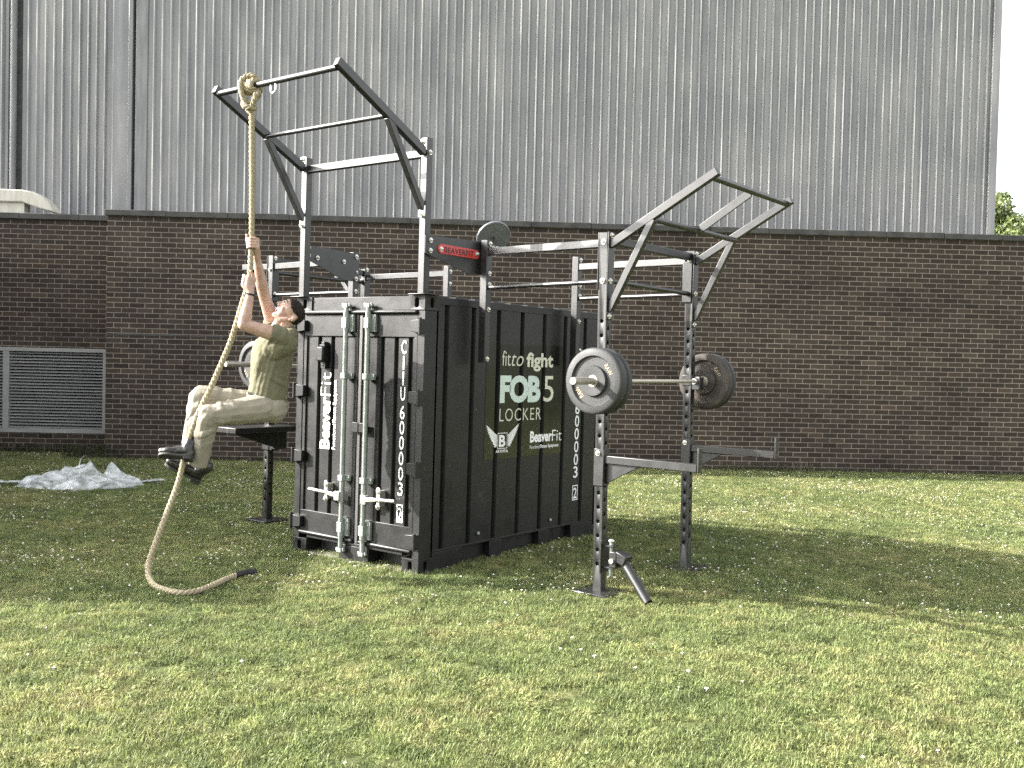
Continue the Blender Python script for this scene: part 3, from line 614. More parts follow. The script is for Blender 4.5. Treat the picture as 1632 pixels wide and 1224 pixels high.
while y < L_ - 0.25:
    rf.hexa((-W_ + 0.03, y, H_ - 0.02), (-0.03, y, H_ - 0.02), (-0.03, y + 0.19, H_ - 0.02), (-W_ + 0.03, y + 0.19, H_ - 0.02), (-W_ + 0.04, y + 0.025, H_ + 0.008), (-0.04, y + 0.025, H_ + 0.008), (-0.04, y + 0.165, H_ + 0.008), (-W_ + 0.04, y + 0.165, H_ + 0.008)); y += 0.235
part(rf, 'roof', M['cont'])
for y, z in ((0.70, 0.235), (1.71, 0.232)):
    part(MB().ball((0.004, y, z), (0.012, 0.016, 0.016), 2), 'bolt', M['galv'], bevel=0)
# doors: x is minus the distance to the left of the right front edge
def door(x0, x1, grooves, name):
    d = MB(); yf, yc, yg = 0.010, 0.024, 0.056
    zb, za, zc, zd = 0.152, 0.350, 1.780, 1.953
    d.box((x0, yf, zb), (x1, 0.06, za)); d.box((x0, yf, zc), (x1, 0.06, zd))
    d.box((x0, yf, za), (x0 + 0.035, 0.06, zc)); d.box((x1 - 0.035, yf, za), (x1, 0.06, zc))
    xs = [(x0 + 0.035, yc)]
    for gx in sorted(grooves): xs += [(gx - 0.021, yc), (gx - 0.012, yg), (gx + 0.012, yg), (gx + 0.021, yc)]
    xs.append((x1 - 0.035, yc)); n = len(xs)
    d._add([(a, b, za) for a, b in xs] + [(a, b, zc) for a, b in xs], [(i, i + 1, n + i + 1, n + i) for i in range(n - 1)])
    d.box((x0 + 0.03, 0.059, za - 0.01), (x1 - 0.03, 0.07, zc + 0.01))
    # the pressed lips along the bottom of each door
    o_ = part(d, name, M['cont'], bevel=0.004)
    part(MB().box((x0, -0.014, zb), (x1, yf + 0.002, zb + 0.032)), 'door_lip', M['cont'], o_, bevel=0.013)
    return o_
dl = door(-1.340, -0.706, [-1.161, -1.008, -0.858], 'door'); dr = door(-0.640, -0.076, [-0.451, -0.303, -0.156], 'door')
part(MB().box((-0.706, 0.016, 0.152), (-0.688, 0.06, 1.953)), 'door_gasket', M['black'], dl); part(MB().box((-0.688, 0.006, 0.152), (-0.658, 0.05, 1.953)), 'door_gasket', M['gasket'], dr); part(MB().box((-0.658, 0.016, 0.152), (-0.640, 0.06, 1.953)), 'door_gasket', M['black'], dr)
def rod(d, x, sgn):
    b = MB(); b.tube((x, -0.030, 0.09), (x, -0.030, 2.015), 0.0185, seg=18)
    for z0, z1 in ((1.83, 1.97), (0.20, 0.34)): b.tube((x, -0.030, z0), (x, -0.030, z1), 0.023, seg=18)
    part(b, 'locking_rod', M['galv'], d, bevel=0)
    for z in (2.02, 0.085):
        c = MB()
        c.box((x - 0.026, -0.050, z - 0.016), (x + 0.026, -0.006, z + 0.016)); c.box((x - 0.045, -0.040, z - 0.006), (x + 0.045, -0.012, z + 0.010)); c.ball((x - 0.03, -0.035, z + 0.012), 0.014, 1); c.ball((x + 0.034, -0.030, z + 0.014), 0.012, 1)
        part(c, 'cam_lock', M['galv'], d, bevel=0.004)
    for z, h in ((1.885, 0.135), (1.468, 0.045), (0.660, 0.045), (0.270, 0.140)):
        p = MB(); p.box((x - 0.030, -0.016, z - h / 2), (x + 0.064, 0.0095, z + h / 2)); p.box((x - 0.026, -0.055, z - min(h, 0.08) / 2), (x + 0.026, -0.015, z + min(h, 0.08) / 2))
        for k in ((-1, 1) if h > 0.1 else (0,)): p.tube((x + 0.048, -0.022, z + k * 0.045), (x + 0.048, -0.014, z + k * 0.045), 0.008, seg=8)
        part(p, 'rod_guide', M['galv'], d, bevel=0.004)
    h = MB(); e = x + sgn * 0.355
    h.box((min(x, x + sgn * 0.05) - 0.004, -0.066, 0.480), (max(x, x + sgn * 0.05) + 0.004, -0.020, 0.552))
    h.hexa(*[(x + sgn * a, yy, zz) for a, zz in ((0.03, 0.503), (0.16, 0.520)) for yy, zz in ((-0.062, zz), (-0.050, zz))][:0] or [(x + sgn * 0.03, -0.064, 0.500), (x + sgn * 0.17, -0.060, 0.518), (x + sgn * 0.17, -0.048, 0.518), (x + sgn * 0.03, -0.050, 0.500), (x + sgn * 0.03, -0.064, 0.536), (x + sgn * 0.17, -0.060, 0.546), (x + sgn * 0.17, -0.048, 0.546), (x + sgn * 0.03, -0.050, 0.536)])
    h.tube((x + sgn * 0.16, -0.054, 0.532), (e, -0.054, 0.540), 0.0135, seg=12)
    part(h, 'lever_handle', M['chrome'], d, bevel=0.003)
    q = x + sgn * 0.17
    k = MB(); k.ball((q, -0.040, 0.595), (0.026, 0.012, 0.034), 2); k.ball((q, -0.040, 0.478), (0.024, 0.012, 0.028), 2); k.box((q - 0.018, -0.045, 0.48), (q + 0.018, 0.022, 0.60)); k.tube((q, -0.062, 0.478), (q, -0.03, 0.478), 0.011, seg=10)
    part(k, 'handle_catch', M['chrome'], d, bevel=0.003)
rod(dl, -0.808, -1); rod(dr, -0.563, 1)
for z in (1.862, 1.328, 0.792, 0.252):
    for sgn, d, xd in ((-1, dl, -1.340), (1, dr, -0.076)):
        xe = -W_ if sgn < 0 else 0.0
        h = MB(); xi = xd - sgn * 0.045; xo = xe - sgn * 0.004; z0, z1 = z - 0.055, z + 0.055
        h.hexa(*[(xi, -0.030, z0 + 0.016), (xo, -0.036, z0), (xo, 0.012, z0), (xi, 0.009, z0 + 0.016), (xi, -0.030, z1 - 0.010), (xo, -0.036, z1), (xo, 0.012, z1), (xi, 0.009, z1 - 0.010)])
        h.tube((xe - sgn * 0.016, -0.034, z0 - 0.01), (xe - sgn * 0.016, -0.034, z1 + 0.01), 0.013, seg=10)
        part(h, 'hinge', M['cont'], d, bevel=0.004)
lk = MB(); lk.box((-1.125, -0.050, 1.575), (-1.050, 0.024, 1.695)); part(lk, 'lock_box', M['cont'], dl, bevel=0.012)
lk = MB(); lk.box((-1.110, -0.012, 1.52), (-1.058, 0.024, 1.58)); lk.tube((-1.084, -0.018, 1.545), (-1.084, -0.008, 1.545), 0.008, seg=8); part(lk, 'hasp', M['cont'], dl, bevel=0.004)
lk = MB(); lk.box((-1.112, -0.028, 1.695), (-1.050, 0.024, 1.712)); lk.box((-1.100, -0.02, 1.712), (-1.062, 0.024, 1.735)); part(lk, 'lock_bracket', M['cont'], dl, bevel=0.004)
lk = MB(); lk.box((-0.722, -0.022, 1.028), (-0.655, -0.010, 1.108)); lk.box((-0.653, -0.018, 1.030), (-0.580, -0.006, 1.106)); lk.box((-0.70, -0.012, 1.04), (-0.60, 0.02, 1.09)); part(lk, 'keeper_plate', M['cont'], dr, bevel=0.004)
# lettering on the doors (reads upwards), container marks stacked downwards
X, Y, Z = V((1, 0, 0)), V((0, 1, 0)), V((0, 0, 1)); NY = V((0, -1, 0))
yl = 0.021
t = MB(); text(t, 'Beaver', (-1.018, yl, 0.868), Z, -X, 0.425, 0.117, NY, off=0.035); part(t, 'lettering', M['white'], dl, bevel=0); t = MB(); text(t, 'Fit', (-1.018, yl, 1.298), Z, -X, 0.190, 0.117, NY, off=-0.012)
part(t, 'lettering', M['white'], dl, bevel=0); t = MB()
text(t, 'Functional ', (-0.952, yl, 0.870), Z, -X, 0.205, 0.036, NY, base=True); part(t, 'lettering', M['white'], dl, bevel=0); t = MB(); text(t, 'Fitness Equipment', (-0.952, yl, 1.085), Z, -X, 0.345, 0.036, NY, off=0.02, base=True)
part(t, 'lettering', M['white'], dl, bevel=0)
def marks(mb, o0, u, nrm, w):
    def ch(s, top, ww, hh=0.105):
        text(mb, s, V(o0) - V(u) * ww / 2 + Z * (top - hh), u, Z, ww, hh, nrm, off=0.012)
    for s, tp in (('C', 1.757), ('I', 1.638), ('I', 1.520), ('U', 1.404), ('6', 1.262), ('0', 1.146), ('0', 1.030), ('0', 0.912), ('0', 0.796), ('3', 0.680)): ch(s, tp, 0.013 if s == 'I' else w)
def check_mark(mb, o0, u, nrm, w):
    text(mb, '2', V(o0) - V(u) * w * 0.40 + Z * 0.386, u, Z, w * 0.80, 0.10, nrm, off=0.012)
    c = V(o0) + V(nrm) * 0.0012; hw = w * 0.62
    for (a0, a1, b0, b1) in ((-hw, hw, 0.500, 0.508), (-hw, hw, 0.370, 0.378), (-hw, -hw + 0.008, 0.378, 0.500), (hw - 0.008, hw, 0.378, 0.500)):
        mb._add([c + V(u) * a + Z * b for a, b in ((a0, b0), (a1, b0), (a1, b1), (a0, b1))], [(0, 1, 2, 3)])
t = MB(); marks(t, (-0.222, yl, 0), X, NY, 0.050); part(t, 'lettering', M['white'], dr, bevel=0)
t = MB(); check_mark(t, (-0.222, yl, 0), X, NY, 0.050); part(t, 'boxed_digit', M['white'], dr, bevel=0)
# the right side: marks, glossy decal with its lettering and badge
xs_ = -0.0045
t = MB(); marks(t, (xs_, 2.098, 0), Y, X, 0.070); part(t, 'lettering', M['white'], sp, bevel=0)
t = MB(); check_mark(t, (xs_, 2.098, 0), Y, X, 0.070); part(t, 'boxed_digit', M['white'], sp, bevel=0)
d = MB(); edges = [0.752] + [q for gg in gro[2:6] for q in (gg - 0.026, gg + 0.030) if 0.752 < q < 1.9] + [1.90]
for a, b in zip(edges[::2], edges[1::2]):
    def zt(y): return 1.757 + 0.010 * (y - 0.75)
    def zb(y): return 0.818 + 0.002 * (y - 0.75)
    d._add([(-0.0048, a, zb(a)), (-0.0048, b, zb(b)), (-0.0048, b, zt(b)), (-0.0048, a, zt(a))], [(0, 1, 2, 3)])
dc = part(d, 'sign_decal', M['decal'], sp, bevel=0)
def side_text(s, mat, *rows):
    for (txt, y, z, w, h, kw) in rows:
        t = MB(); text(t, txt, (xs_ + 0.0008, y, z), Y, Z, w, h, X, **kw); part(t, 'lettering', M[mat], sp, bevel=0)
side_text(0, 'cream_v', ('fit', 0.955, 1.583, 0.115, 0.125, dict(off=-0.004)), ('to', 1.085, 1.583, 0.165, 0.098, dict(shear=0.28, off=-0.008)), ('fight', 1.292, 1.583, 0.395, 0.118, dict(off=0.03, base=True)),
          ('5', 1.555, 1.278, 0.150, 0.225, dict()), ('LOCKER', 0.940, 1.125, 0.585, 0.105, dict(off=-0.006, spacing=1.15)))
side_text(0, 'mint', ('FOB', 0.938, 1.274, 0.570, 0.232, dict(off=0.05, spacing=0.9)))
side_text(0, 'white', ('Beaver', 1.375, 0.930, 0.325, 0.098, dict(off=0.035)), ('Fit', 1.703, 0.930, 0.148, 0.098, dict(off=-0.008)), ('Functional', 1.375, 0.876, 0.150, 0.033, dict(off=-0.005)), ('Fitness Equipment', 1.53, 0.868, 0.275, 0.040, dict(off=0.02)),
          ('AIR PORTAL', 0.905, 0.868, 0.165, 0.024, dict(off=0.025)))
b = MB(); xo = xs_ + 0.0020
def quad(y0, y1, z0, z1): b._add([(xo, y0, z0), (xo, y1, z0), (xo, y1, z1), (xo, y0, z1)], [(0, 1, 2, 3)])
for q in ((0.925, 1.055, 1.026, 1.031), (0.925, 1.055, 0.900, 0.905), (0.925, 0.930, 0.905, 1.026), (1.050, 1.055, 0.905, 1.026)): quad(*q)
text(b, 'B', (xo - 0.0012, 0.945, 0.915), Y, Z, 0.085, 0.098, X, off=0.03)
for sg in (-1, 1):
    for row, k in ((0, 11), (1, 7)):
        for i in range(k):
            f = i / (k - 1); root = V((xo + 0.0004 * row, 0.990 + sg * (0.071 + 0.010 * row), 1.008 - 0.085 * f - 0.008 * row)); ang = R_(31 - 12 * f); ln = (0.150 if row == 0 else 0.06) * (1 - f) ** 0.75 + 0.036
            dr_ = V((0, sg * math.cos(ang), math.sin(ang))); nn = V((0, -dr_.z, dr_.y)) * (0.0046 if row == 0 else 0.0042)
            b._add([root - nn * 0.5, root + dr_ * ln * 0.8 - nn, root + dr_ * ln, root + dr_ * ln * 0.8 + nn, root + nn * 0.5], [(0, 1, 2, 3, 4)])
part(b, 'winged_badge', M['white'], sp, bevel=0)

# ------------------------------------------------------------------ the training frames bolted to the container
bolt_me = {}
def bolt(par, p, d, r=0.014):
    key = tuple(round(x, 3) for x in d)
    if key not in bolt_me:
        b = MB(); dd = V(d); b.tube(V((0, 0, 0)) - dd * 0.004, dd * 0.005, 0.019, seg=14); b.tube(dd * 0.005, dd * 0.014, 0.0125, seg=6); 
        b.ball(dd * 0.012, 0.0105, 2); me = b.mesh('bolt'); me.materials.append(M['chrome']); bolt_me[key] = me
    o = bpy.data.objects.new('bolt', bolt_me[key]); C.objects.link(o); o.parent = par; WM[o.name] = WM[par.name]
    o.location = V(p) - OFF[par.name]; return o
OFF = {}
def rig(name, label, cat, loc, group=None):
    t = thing(name, label, cat, loc, FR, group); OFF[t.name] = V(loc); return t
def rp(mb, name, par, mat='rig', bevel=0.004): return mb.build(name, M[mat], par, FR, bevel=bevel)
S_ = (1, 0, 0)          # side vector for beams in the y-z planes
def upright(par, p0, p1, w=0.066, holes=None, sides=(0, 1)):
    """square steel upright; holes: (z from, z to) for the adjustment holes through front and side"""
    a = MB().beam(p0, p1, w, w, S_)
    if not holes: return rp(a, 'upright', par)
    k = MB(); p0, p1 = V(p0), V(p1); z = holes[0]
    while z < holes[1]:
        c = p0 + (p1 - p0) * ((z - p0.z) / (p1.z - p0.z))
        for ax in sides:
            d = V((0, 1, 0)) if ax == 0 else V((1, 0, 0)); q = c + (V((0, 0, 0.0)) if ax == 0 else V((0, 0, 0.05)))
            for sg in (-1, 1): k.tube(q + d * sg * (w / 2 - 0.022), q + d * sg * (w / 2 + 0.01), 0.0135, seg=16)
        z += 0.1
    me = cut(a, k, 'upright')
    return link_mesh('upright', me, M['rig'], par, FR, bevel=0.0025)

# --- tall frame on the container's front edge, the rope hangs from it
cf = rig('climbing_rig', 'tall black rig standing on the container roof with bars reaching out over its doors', 'climbing rig', (-W_ / 2, 0.03, H_))
xl, xr = -1.383, -0.055
for x in (xl, xr):
    upright(cf, (x, 0.033, H_ + 0.008), (x, 0.033, 3.265 if x == xr else 3.245), 0.062)
    rp(MB().box((x - 0.085, -0.045, H_ + 0.001), (x + 0.085, 0.12, H_ + 0.009)), 'foot_plate', cf)
    rp(MB().beam((x, 0.0, 3.155), (x, -0.885, 3.600), 0.050, 0.062, S_), 'cantilever_arm', cf)
    rp(MB().beam((x, -0.004, 2.735), (x, -0.385, 3.330), 0.046, 0.050, S_), 'strut', cf)
    rp(MB().box((x - 0.030, -0.012, 3.165), (x + 0.030, 0.0015, 3.250)), 'end_plate', cf, 'chrome'); bolt(cf, (x, -0.014, 3.225), (0, -1, 0))
    rp(MB().box((x - 0.031, -0.012, 2.675), (x + 0.031, 0.0015, 2.760)), 'end_plate', cf, 'chrome'); bolt(cf, (x, -0.014, 2.690), (0, -1, 0))
    bolt(cf, (x + 0.032, 0.033, 3.155), (1, 0, 0))
rp(MB().beam((xl + 0.031, 0.033, 3.150), (xr - 0.031, 0.033, 3.150), 0.052, 0.058, (0, 1, 0)), 'cross_beam', cf)
rp(MB().tube((xl + 0.02, -0.862, 3.566), (xr - 0.02, -0.862, 3.566), 0.0215, seg=20), 'pull_up_bar', cf, bevel=0)
rp(MB().tube((xl + 0.02, -0.402, 3.338), (xr - 0.02, -0.402, 3.338), 0.0175, seg=20), 'pull_up_bar', cf, bevel=0)
pth = [V((-0.735 + 0.026 * math.cos(t), -0.862, 3.566 - 0.036 - 0.020 + 0.026 * math.sin(t))) for t in np.linspace(math.pi, 2 * math.pi, 12)]
rp(MB().sweep([V((-0.761, -0.862, 3.556))] + pth + [V((-0.709, -0.862, 3.556))], 0.0075, 8), 'eye_bolt', cf, 'chrome', bevel=0)
# side plates tying the frame to the racks
def gusset(x_a, x_b, sg, pts, bolts):
    n = V((sg, 0, 0)); y0, y1 = -0.03, 0.70
    P = [(x_a + (x_b - x_a) * (y - y0) / (y1 - y0), y, z) for y, z in pts]
    g_ = rp(MB().prism(P, (sg * 0.008, 0, 0)), 'gusset_plate', cf, bevel=0.002)
    for y, z in bolts: bolt(cf, (x_a + (x_b - x_a) * (y - y0) / (y1 - y0) + max(sg, 0) * 0.009 + (0.004 if sg < 0 else 0), y, z), (1, 0, 0))
    return g_
gr = gusset(-0.022, 0.058, 1, [(-0.006, 2.538), (0.62, 2.552), (0.62, 2.292), (0.43, 2.292), (-0.006, 2.405)], [(0.045, 2.505), (0.045, 2.428)])
gl = gusset(-W_ + 0.006, -W_ - 0.050, -1, [(0.066, 2.540), (0.735, 2.532), (0.735, 2.285), (0.52, 2.285), (0.16, 2.40), (0.066, 2.43)], [(0.10, 2.520), (0.10, 2.455), (0.205, 2.445), (0.53, 2.445), (0.69, 2.505), (0.69, 2.31)])
bd = MB(); f = lambda y: -0.022 + 0.080 * (y + 0.03) / 0.73 + 0.0085
pts = []
for i in range(13): t = math.pi / 2 + math.pi * i / 12; pts.append((0.150 + 0.034 * math.cos(t), 2.452 + 0.036 * math.sin(t)))
for i in range(13): t = -math.pi / 2 + math.pi * i / 12; pts.append((0.515 + 0.034 * math.cos(t), 2.444 + 0.036 * math.sin(t)))
bd.prism([(f(y), y, z) for y, z in pts], (0.006, 0, 0)); bg_ = bd.build('name_badge', M['red'], gr, FR, bevel=0.002)
tx = MB(); text(tx, 'BEAVERFIT', (f(0.18) + 0.0068, 0.180, 2.426), V((0.1096, 1, -0.012)), Z, 0.305, 0.044, X, off=0.012, spacing=1.1); tx.build('lettering', M['black'], gr, FR)
for y in (0.145, 0.52): bolt(cf, (f(y) + 0.007, y, 2.449), (1, 0, 0))

# --- rack on the right side
rr = rig('squat_rack', 'black rack on the right of the container holding the loaded barbell at chest height', 'rack', (0.7, 1.05, 0), 'racks fixed to the container sides')
P1a, P1b = (1.297, 0.470, 0.0), (1.290, 0.420, 2.535); P2a, P2b = (1.350, 1.672, 0.0), (1.305, 1.690, 2.540)
upright(rr, (0.102, 0.580, 1.605), (0.102, 0.580, 2.560), 0.064); upright(rr, (0.102, 1.862, 1.590), (0.102, 1.862, 2.560), 0.064)
u1 = upright(rr, P1a, P1b, holes=(0.22, 2.02)); u2 = upright(rr, P2a, P2b, holes=(0.22, 2.02))
for a in (P1a, P2a):
    rp(MB().box((a[0] - 0.14, a[1] - 0.14, -0.004), (a[0] + 0.14, a[1] + 0.14, 0.030)), 'base_plate', rr)
for cy, p, y2 in ((0.580, 1.29, 0.425), (1.862, 1.305, 1.690)):
    rp(MB().beam((0.134, cy, 2.470), (p - 0.034, y2, 2.462), 0.050, 0.056, (0, 1, 0)), 'side_beam', rr)
    rp(MB().tube((0.132, cy, 2.192), (p - 0.034, y2, 2.196), 0.0175, seg=18), 'round_bar', rr, bevel=0)
    for z in (2.530, 2.425, 2.30, 2.215, 1.99 if cy > 1 else 2.02, 1.635): bolt(rr, (0.136, cy, z), (1, 0, 0)) if z not in (2.425,) else None
rp(MB().beam((1.30, 0.455, 2.490), (1.304, 1.655, 2.492), 0.05, 0.056, S_), 'cross_beam', rr)
rp(MB().tube((1.30, 0.455, 2.205), (1.304, 1.655, 2.200), 0.0185, seg=18), 'round_bar', rr, bevel=0)
for (x, y) in ((1.293, 0.426), (1.308, 1.686)):
    rp(MB().box((x + 0.035, y - 0.040, 1.93), (x + 0.045, y + 0.040, 2.538)), 'arm_plate', rr); rp(MB().box((x - 0.045, y - 0.040, 2.14), (x - 0.035, y + 0.040, 2.538)), 'beam_plate', rr)
    rp(MB().beam((x + 0.040, y, 2.450), (2.115, y + 0.012, 2.892), 0.046, 0.056, (0, 1, 0)), 'cantilever_arm', rr)
    rp(MB().beam((x + 0.042, y, 1.995), (1.655, y + 0.005, 2.610), 0.044, 0.048, (0, 1, 0)), 'strut', rr)
    for z in (2.47, 2.20): bolt(rr, (x, y - 0.042 + 0.008, z), (0, -1, 0))
    for z in (2.515, 2.20, 1.955): bolt(rr, (x + 0.046, y - 0.012, z), (1, 0, 0))
rp(MB().box((1.255, 1.640, 2.13), (1.338, 1.652, 2.455)), 'clamp_plate', rr)
rp(MB().tube((2.062, 0.43, 2.860), (2.076, 1.705, 2.862), 0.0215, seg=20), 'pull_up_bar', rr, bevel=0)
rp(MB().tube((1.655, 0.43, 2.607), (1.670, 1.700, 2.610), 0.0200, seg=20), 'pull_up_bar', rr, bevel=0)
rp(MB().beam((1.680, 1.085, 2.622), (2.050, 1.092, 2.856), 0.012, 0.062, (0, 1, 0)), 'flat_strip', rr)
# J cups that carry the bar
for (x, y) in ((1.290, 0.445), (1.322, 1.683)):
    j = MB(); j.box((x - 0.040, y - 0.041, 1.470), (x + 0.036, y - 0.033, 1.555)); j.box((x + 0.034, y - 0.041, 1.440), (x + 0.042, y + 0.041, 1.555)); j.box((x + 0.042, y - 0.036, 1.440), (x + 0.105, y + 0.036, 1.493)); j.box((x + 0.100, y - 0.036, 1.440), (x + 0.112, y + 0.036, 1.540))
    rp(j, 'bar_cup', rr)
# tilted round disc behind the near post
dn = (FR.to_3x3().inverted() @ V((0.36, -0.72, -0.55))).normalized(); dc0 = V((0.005, 0.78, 2.612))
di = rp(MB().lathe(dc0 - dn * 0.012, dn, [(0, 0.0005), (0, 0.135), (0.004, 0.143), (0.020, 0.143), (0.024, 0.139), (0.0245, 0.0005)], 48), 'round_target', rr, 'grey_disc', bevel=0)
a_ = MB(); a_.beam(dc0 + dn * 0.018, V((0.12, 0.60, 2.49)), 0.03, 0.012, (0, 0, 1)); a_.beam(V((0.10, 0.612, 2.44)), V((0.12, 0.60, 2.52)), 0.03, 0.02, (0, 1, 0)); rp(a_, 'target_bracket', rr)
bolt(rr, (0.125, 0.640, 2.505), tuple(dn)); bolt(rr, (0.150, 0.655, 2.500), tuple(dn))

# --- rack on the left side
lr = rig('squat_rack', 'black rack on the left of the container, mostly behind the climber, with a step seat', 'rack', (-2.1, 1.35, 0), 'racks fixed to the container sides')
Q1, Q2 = (-2.655, 0.740), (-2.655, 1.960)
upright(lr, (-1.505, 0.700, 1.60), (-1.505, 0.700, 2.545), 0.064); upright(lr, (-1.505, 1.975, 1.60), (-1.505, 1.975, 2.545), 0.064)
upright(lr, (*Q1, 0.0), (*Q1, 2.565), holes=(0.22, 2.02)); upright(lr, (*Q2, 0.0), (*Q2, 2.545), holes=(0.22, 2.02))
for q, cy in ((Q1, 0.70), (Q2, 1.975)):
    rp(MB().box((q[0] - 0.14, q[1] - 0.14, -0.004), (q[0] + 0.14, q[1] + 0.14, 0.030)), 'base_plate', lr)
    rp(MB().beam((q[0] + 0.034, q[1], 2.460), (-1.537, cy, 2.470), 0.050, 0.056, (0, 1, 0)), 'side_beam', lr)
    rp(MB().tube((q[0] + 0.034, q[1], 2.190), (-1.537, cy, 2.192), 0.0175, seg=18), 'round_bar', lr, bevel=0)
    rp(MB().box((q[0] + 0.035, q[1] - 0.04, 2.13), (q[0] + 0.045, q[1] + 0.04, 2.56)), 'beam_plate', lr); rp(MB().box((q[0] - 0.045, q[1] - 0.04, 2.05), (q[0] - 0.035, q[1] + 0.04, 2.56)), 'arm_plate', lr)
    rp(MB().beam((q[0] - 0.045, q[1], 2.460), (q[0] - 0.44, q[1], 2.468), 0.050, 0.056, (0, 1, 0)), 'cantilever_arm', lr)
    rp(MB().beam((q[0] - 0.042, q[1], 2.12), (q[0] - 0.33, q[1], 2.43), 0.044, 0.048, (0, 1, 0)), 'strut', lr)
    for z in (2.54, 2.20, 2.06): bolt(lr, (q[0] + 0.046, q[1] - 0.01, z), (1, 0, 0))
    for z in (2.43, 2.15): bolt(lr, (q[0], q[1] - 0.034, z), (0, -1, 0), 0.01)
    for z in (2.49, 2.37, 2.20): bolt(lr, (-1.472, cy, z), (1, 0, 0))
rp(MB().beam((Q1[0], Q1[1] + 0.033, 2.520), (Q2[0], Q2[1] - 0.033, 2.505), 0.05, 0.052, S_), 'cross_beam', lr)
rp(MB().tube((Q1[0], Q1[1] + 0.033, 2.405), (Q2[0], Q2[1] - 0.033, 2.405), 0.019, seg=18), 'round_bar', lr, bevel=0)

# --- step seat clamped to the left rack
st = rig('step_seat', 'flat black step seat clamped to the left rack post below the climber', 'step', (-2.6, 0.7, 0.80))
rp(MB().box((-2.685, 0.150, 0.888), (-2.395, 0.870, 0.942)), 'seat', st, bevel=0.006)
b = MB(); b.prism([(-2.55, 0.20, 0.886), (-2.55, 0.700, 0.886), (-2.55, 0.700, 0.735), (-2.55, 0.60, 0.760)], (0.05, 0, 0)); b.box((-2.56, 0.69, 0.715), (-2.50, 0.83, 0.886)); rp(b, 'bracket', st)
b = MB(); b.box((-2.705, 0.694, 0.70), (-2.60, 0.7055, 0.886)); b.box((-2.6205, 0.70, 0.70), (-2.56, 0.79, 0.886)); rp(b, 'post_sleeve', st)

# --- spotter arms on the right rack
def spotter(x, y, z, ln, label):
    t = rig('spotter_arm', label, 'spotter arm', (x, y, z - 0.1), 'spotter arms on the right rack')
    b = MB(); b.box((x - 0.040, y - 0.041, z - 0.215), (x + 0.041, y - 0.0335, z + 0.045)); b.box((x + 0.0335, y - 0.0335, z - 0.215), (x + 0.041, y + 0.041, z + 0.045)); b.box((x - 0.0405, y - 0.0335, z - 0.215), (x - 0.0335, y + 0.041, z + 0.045)); rp(b, 'post_sleeve', t)
    rp(MB().box((x + 0.042, y - 0.026, z - 0.055), (x + ln, y + 0.026, z)), 'arm', t)
    rp(MB().box((x + ln + 0.001, y - 0.026, z - 0.056), (x + ln + 0.016, y + 0.026, z + 0.105)), 'end_stop', t)
    rp(MB().prism([(x + 0.042, y - 0.006, z - 0.056), (x + 0.31, y - 0.006, z - 0.056), (x + 0.042, y - 0.006, z - 0.20)], (0, 0.012, 0)), 'gusset', t)
    bolt(t, (x - 0.004, y - 0.042, z + 0.015), (0, -1, 0)); return t
spotter(1.2945, 0.4515, 0.985, 0.745, 'grey sheened spotter arm on the near post of the right rack')
spotter(1.333, 1.679, 1.004, 0.730, 'dark spotter arm on the far post of the right rack')

# --- landmine sleeve at the foot of the near post
lm = rig('landmine_sleeve', 'black swivelling bar sleeve hinged low on the near rack post', 'bar sleeve', (1.40, 0.45, 0.2))
b = MB(); b.box((1.332, 0.405, 0.165), (1.341, 0.535, 0.395)); b.box((1.341, 0.43, 0.350), (1.425, 0.50, 0.362)); b.box((1.341, 0.43, 0.200), (1.425, 0.50, 0.212)); rp(b, 'bracket', lm, bevel=0.002)
rp(MB().tube((1.395, 0.455, 0.150), (1.395, 0.455, 0.385), 0.0135), 'hinge_pin', lm, 'galv', bevel=0)
b = MB(); b.ball((1.395, 0.455, 0.392), (0.022, 0.022, 0.014), 2); b.tube((1.395, 0.455, 0.385), (1.395, 0.455, 0.40), 0.017, seg=6); b.tube((1.435, 0.400, 0.265), (1.435, 0.385, 0.265), 0.019, seg=6); b.tube((1.395, 0.455, 0.150), (1.385, 0.43, 0.135), 0.007); rp(b, 'nut', lm, 'chrome', bevel=0)
b = MB(); b.box((1.410, 0.400, 0.215), (1.470, 0.505, 0.330)); b.beam((1.45, 0.452, 0.300), (1.535, 0.452, 0.270), 0.095, 0.075, (0, 1, 0)); rp(b, 'yoke', lm, bevel=0.008)
d0, d1 = V((1.500, 0.452, 0.262)), V((1.745, 0.375, 0.028)); dd = (d1 - d0).normalized()
b = MB(); b.lathe(d0, dd, [(0.0, 0.026), (0.0, 0.033), (0.345, 0.033), (0.345, 0.026), (0.05, 0.026)], 24); rp(b, 'sleeve', lm, bevel=0)

# --- barbells and plates
def barbell(x, y0, z, label):
    t = rig('barbell', label, 'barbell', (x, y0 + 1.1, z), 'barbells on the racks')
    rp(MB().tube((x, y0 + 0.40, z), (x, y0 + 1.80, z), 0.0145, seg=20), 'bar', t, 'bar', bevel=0)
    for a, b in ((y0, y0 + 0.405), (y0 + 2.20, y0 + 1.795)):
        sg = 1 if b > a else -1
        m = MB(); m.lathe((x, a, z), (0, sg, 0), [(0, 0.0005), (0, 0.0225), (0.003, 0.025), (0.400, 0.025)], 24); rp(m, 'sleeve', t, 'bar', bevel=0)
        m = MB(); m.lathe((x, b, z), (0, sg, 0), [(-0.012, 0.025), (-0.012, 0.038), (0.022, 0.038), (0.028, 0.030), (0.075, 0.022), (0.075, 0.014)], 24); rp(m, 'collar', t, 'chrome', bevel=0)
    return t
B1 = (1.392, -0.090, 1.507); barbell(*B1, 'long steel barbell resting in the right rack with four thick plates')
B2 = (-2.562, 0.150, 1.516); barbell(*B2, 'steel barbell on the left rack, sticking out either side of the climber')
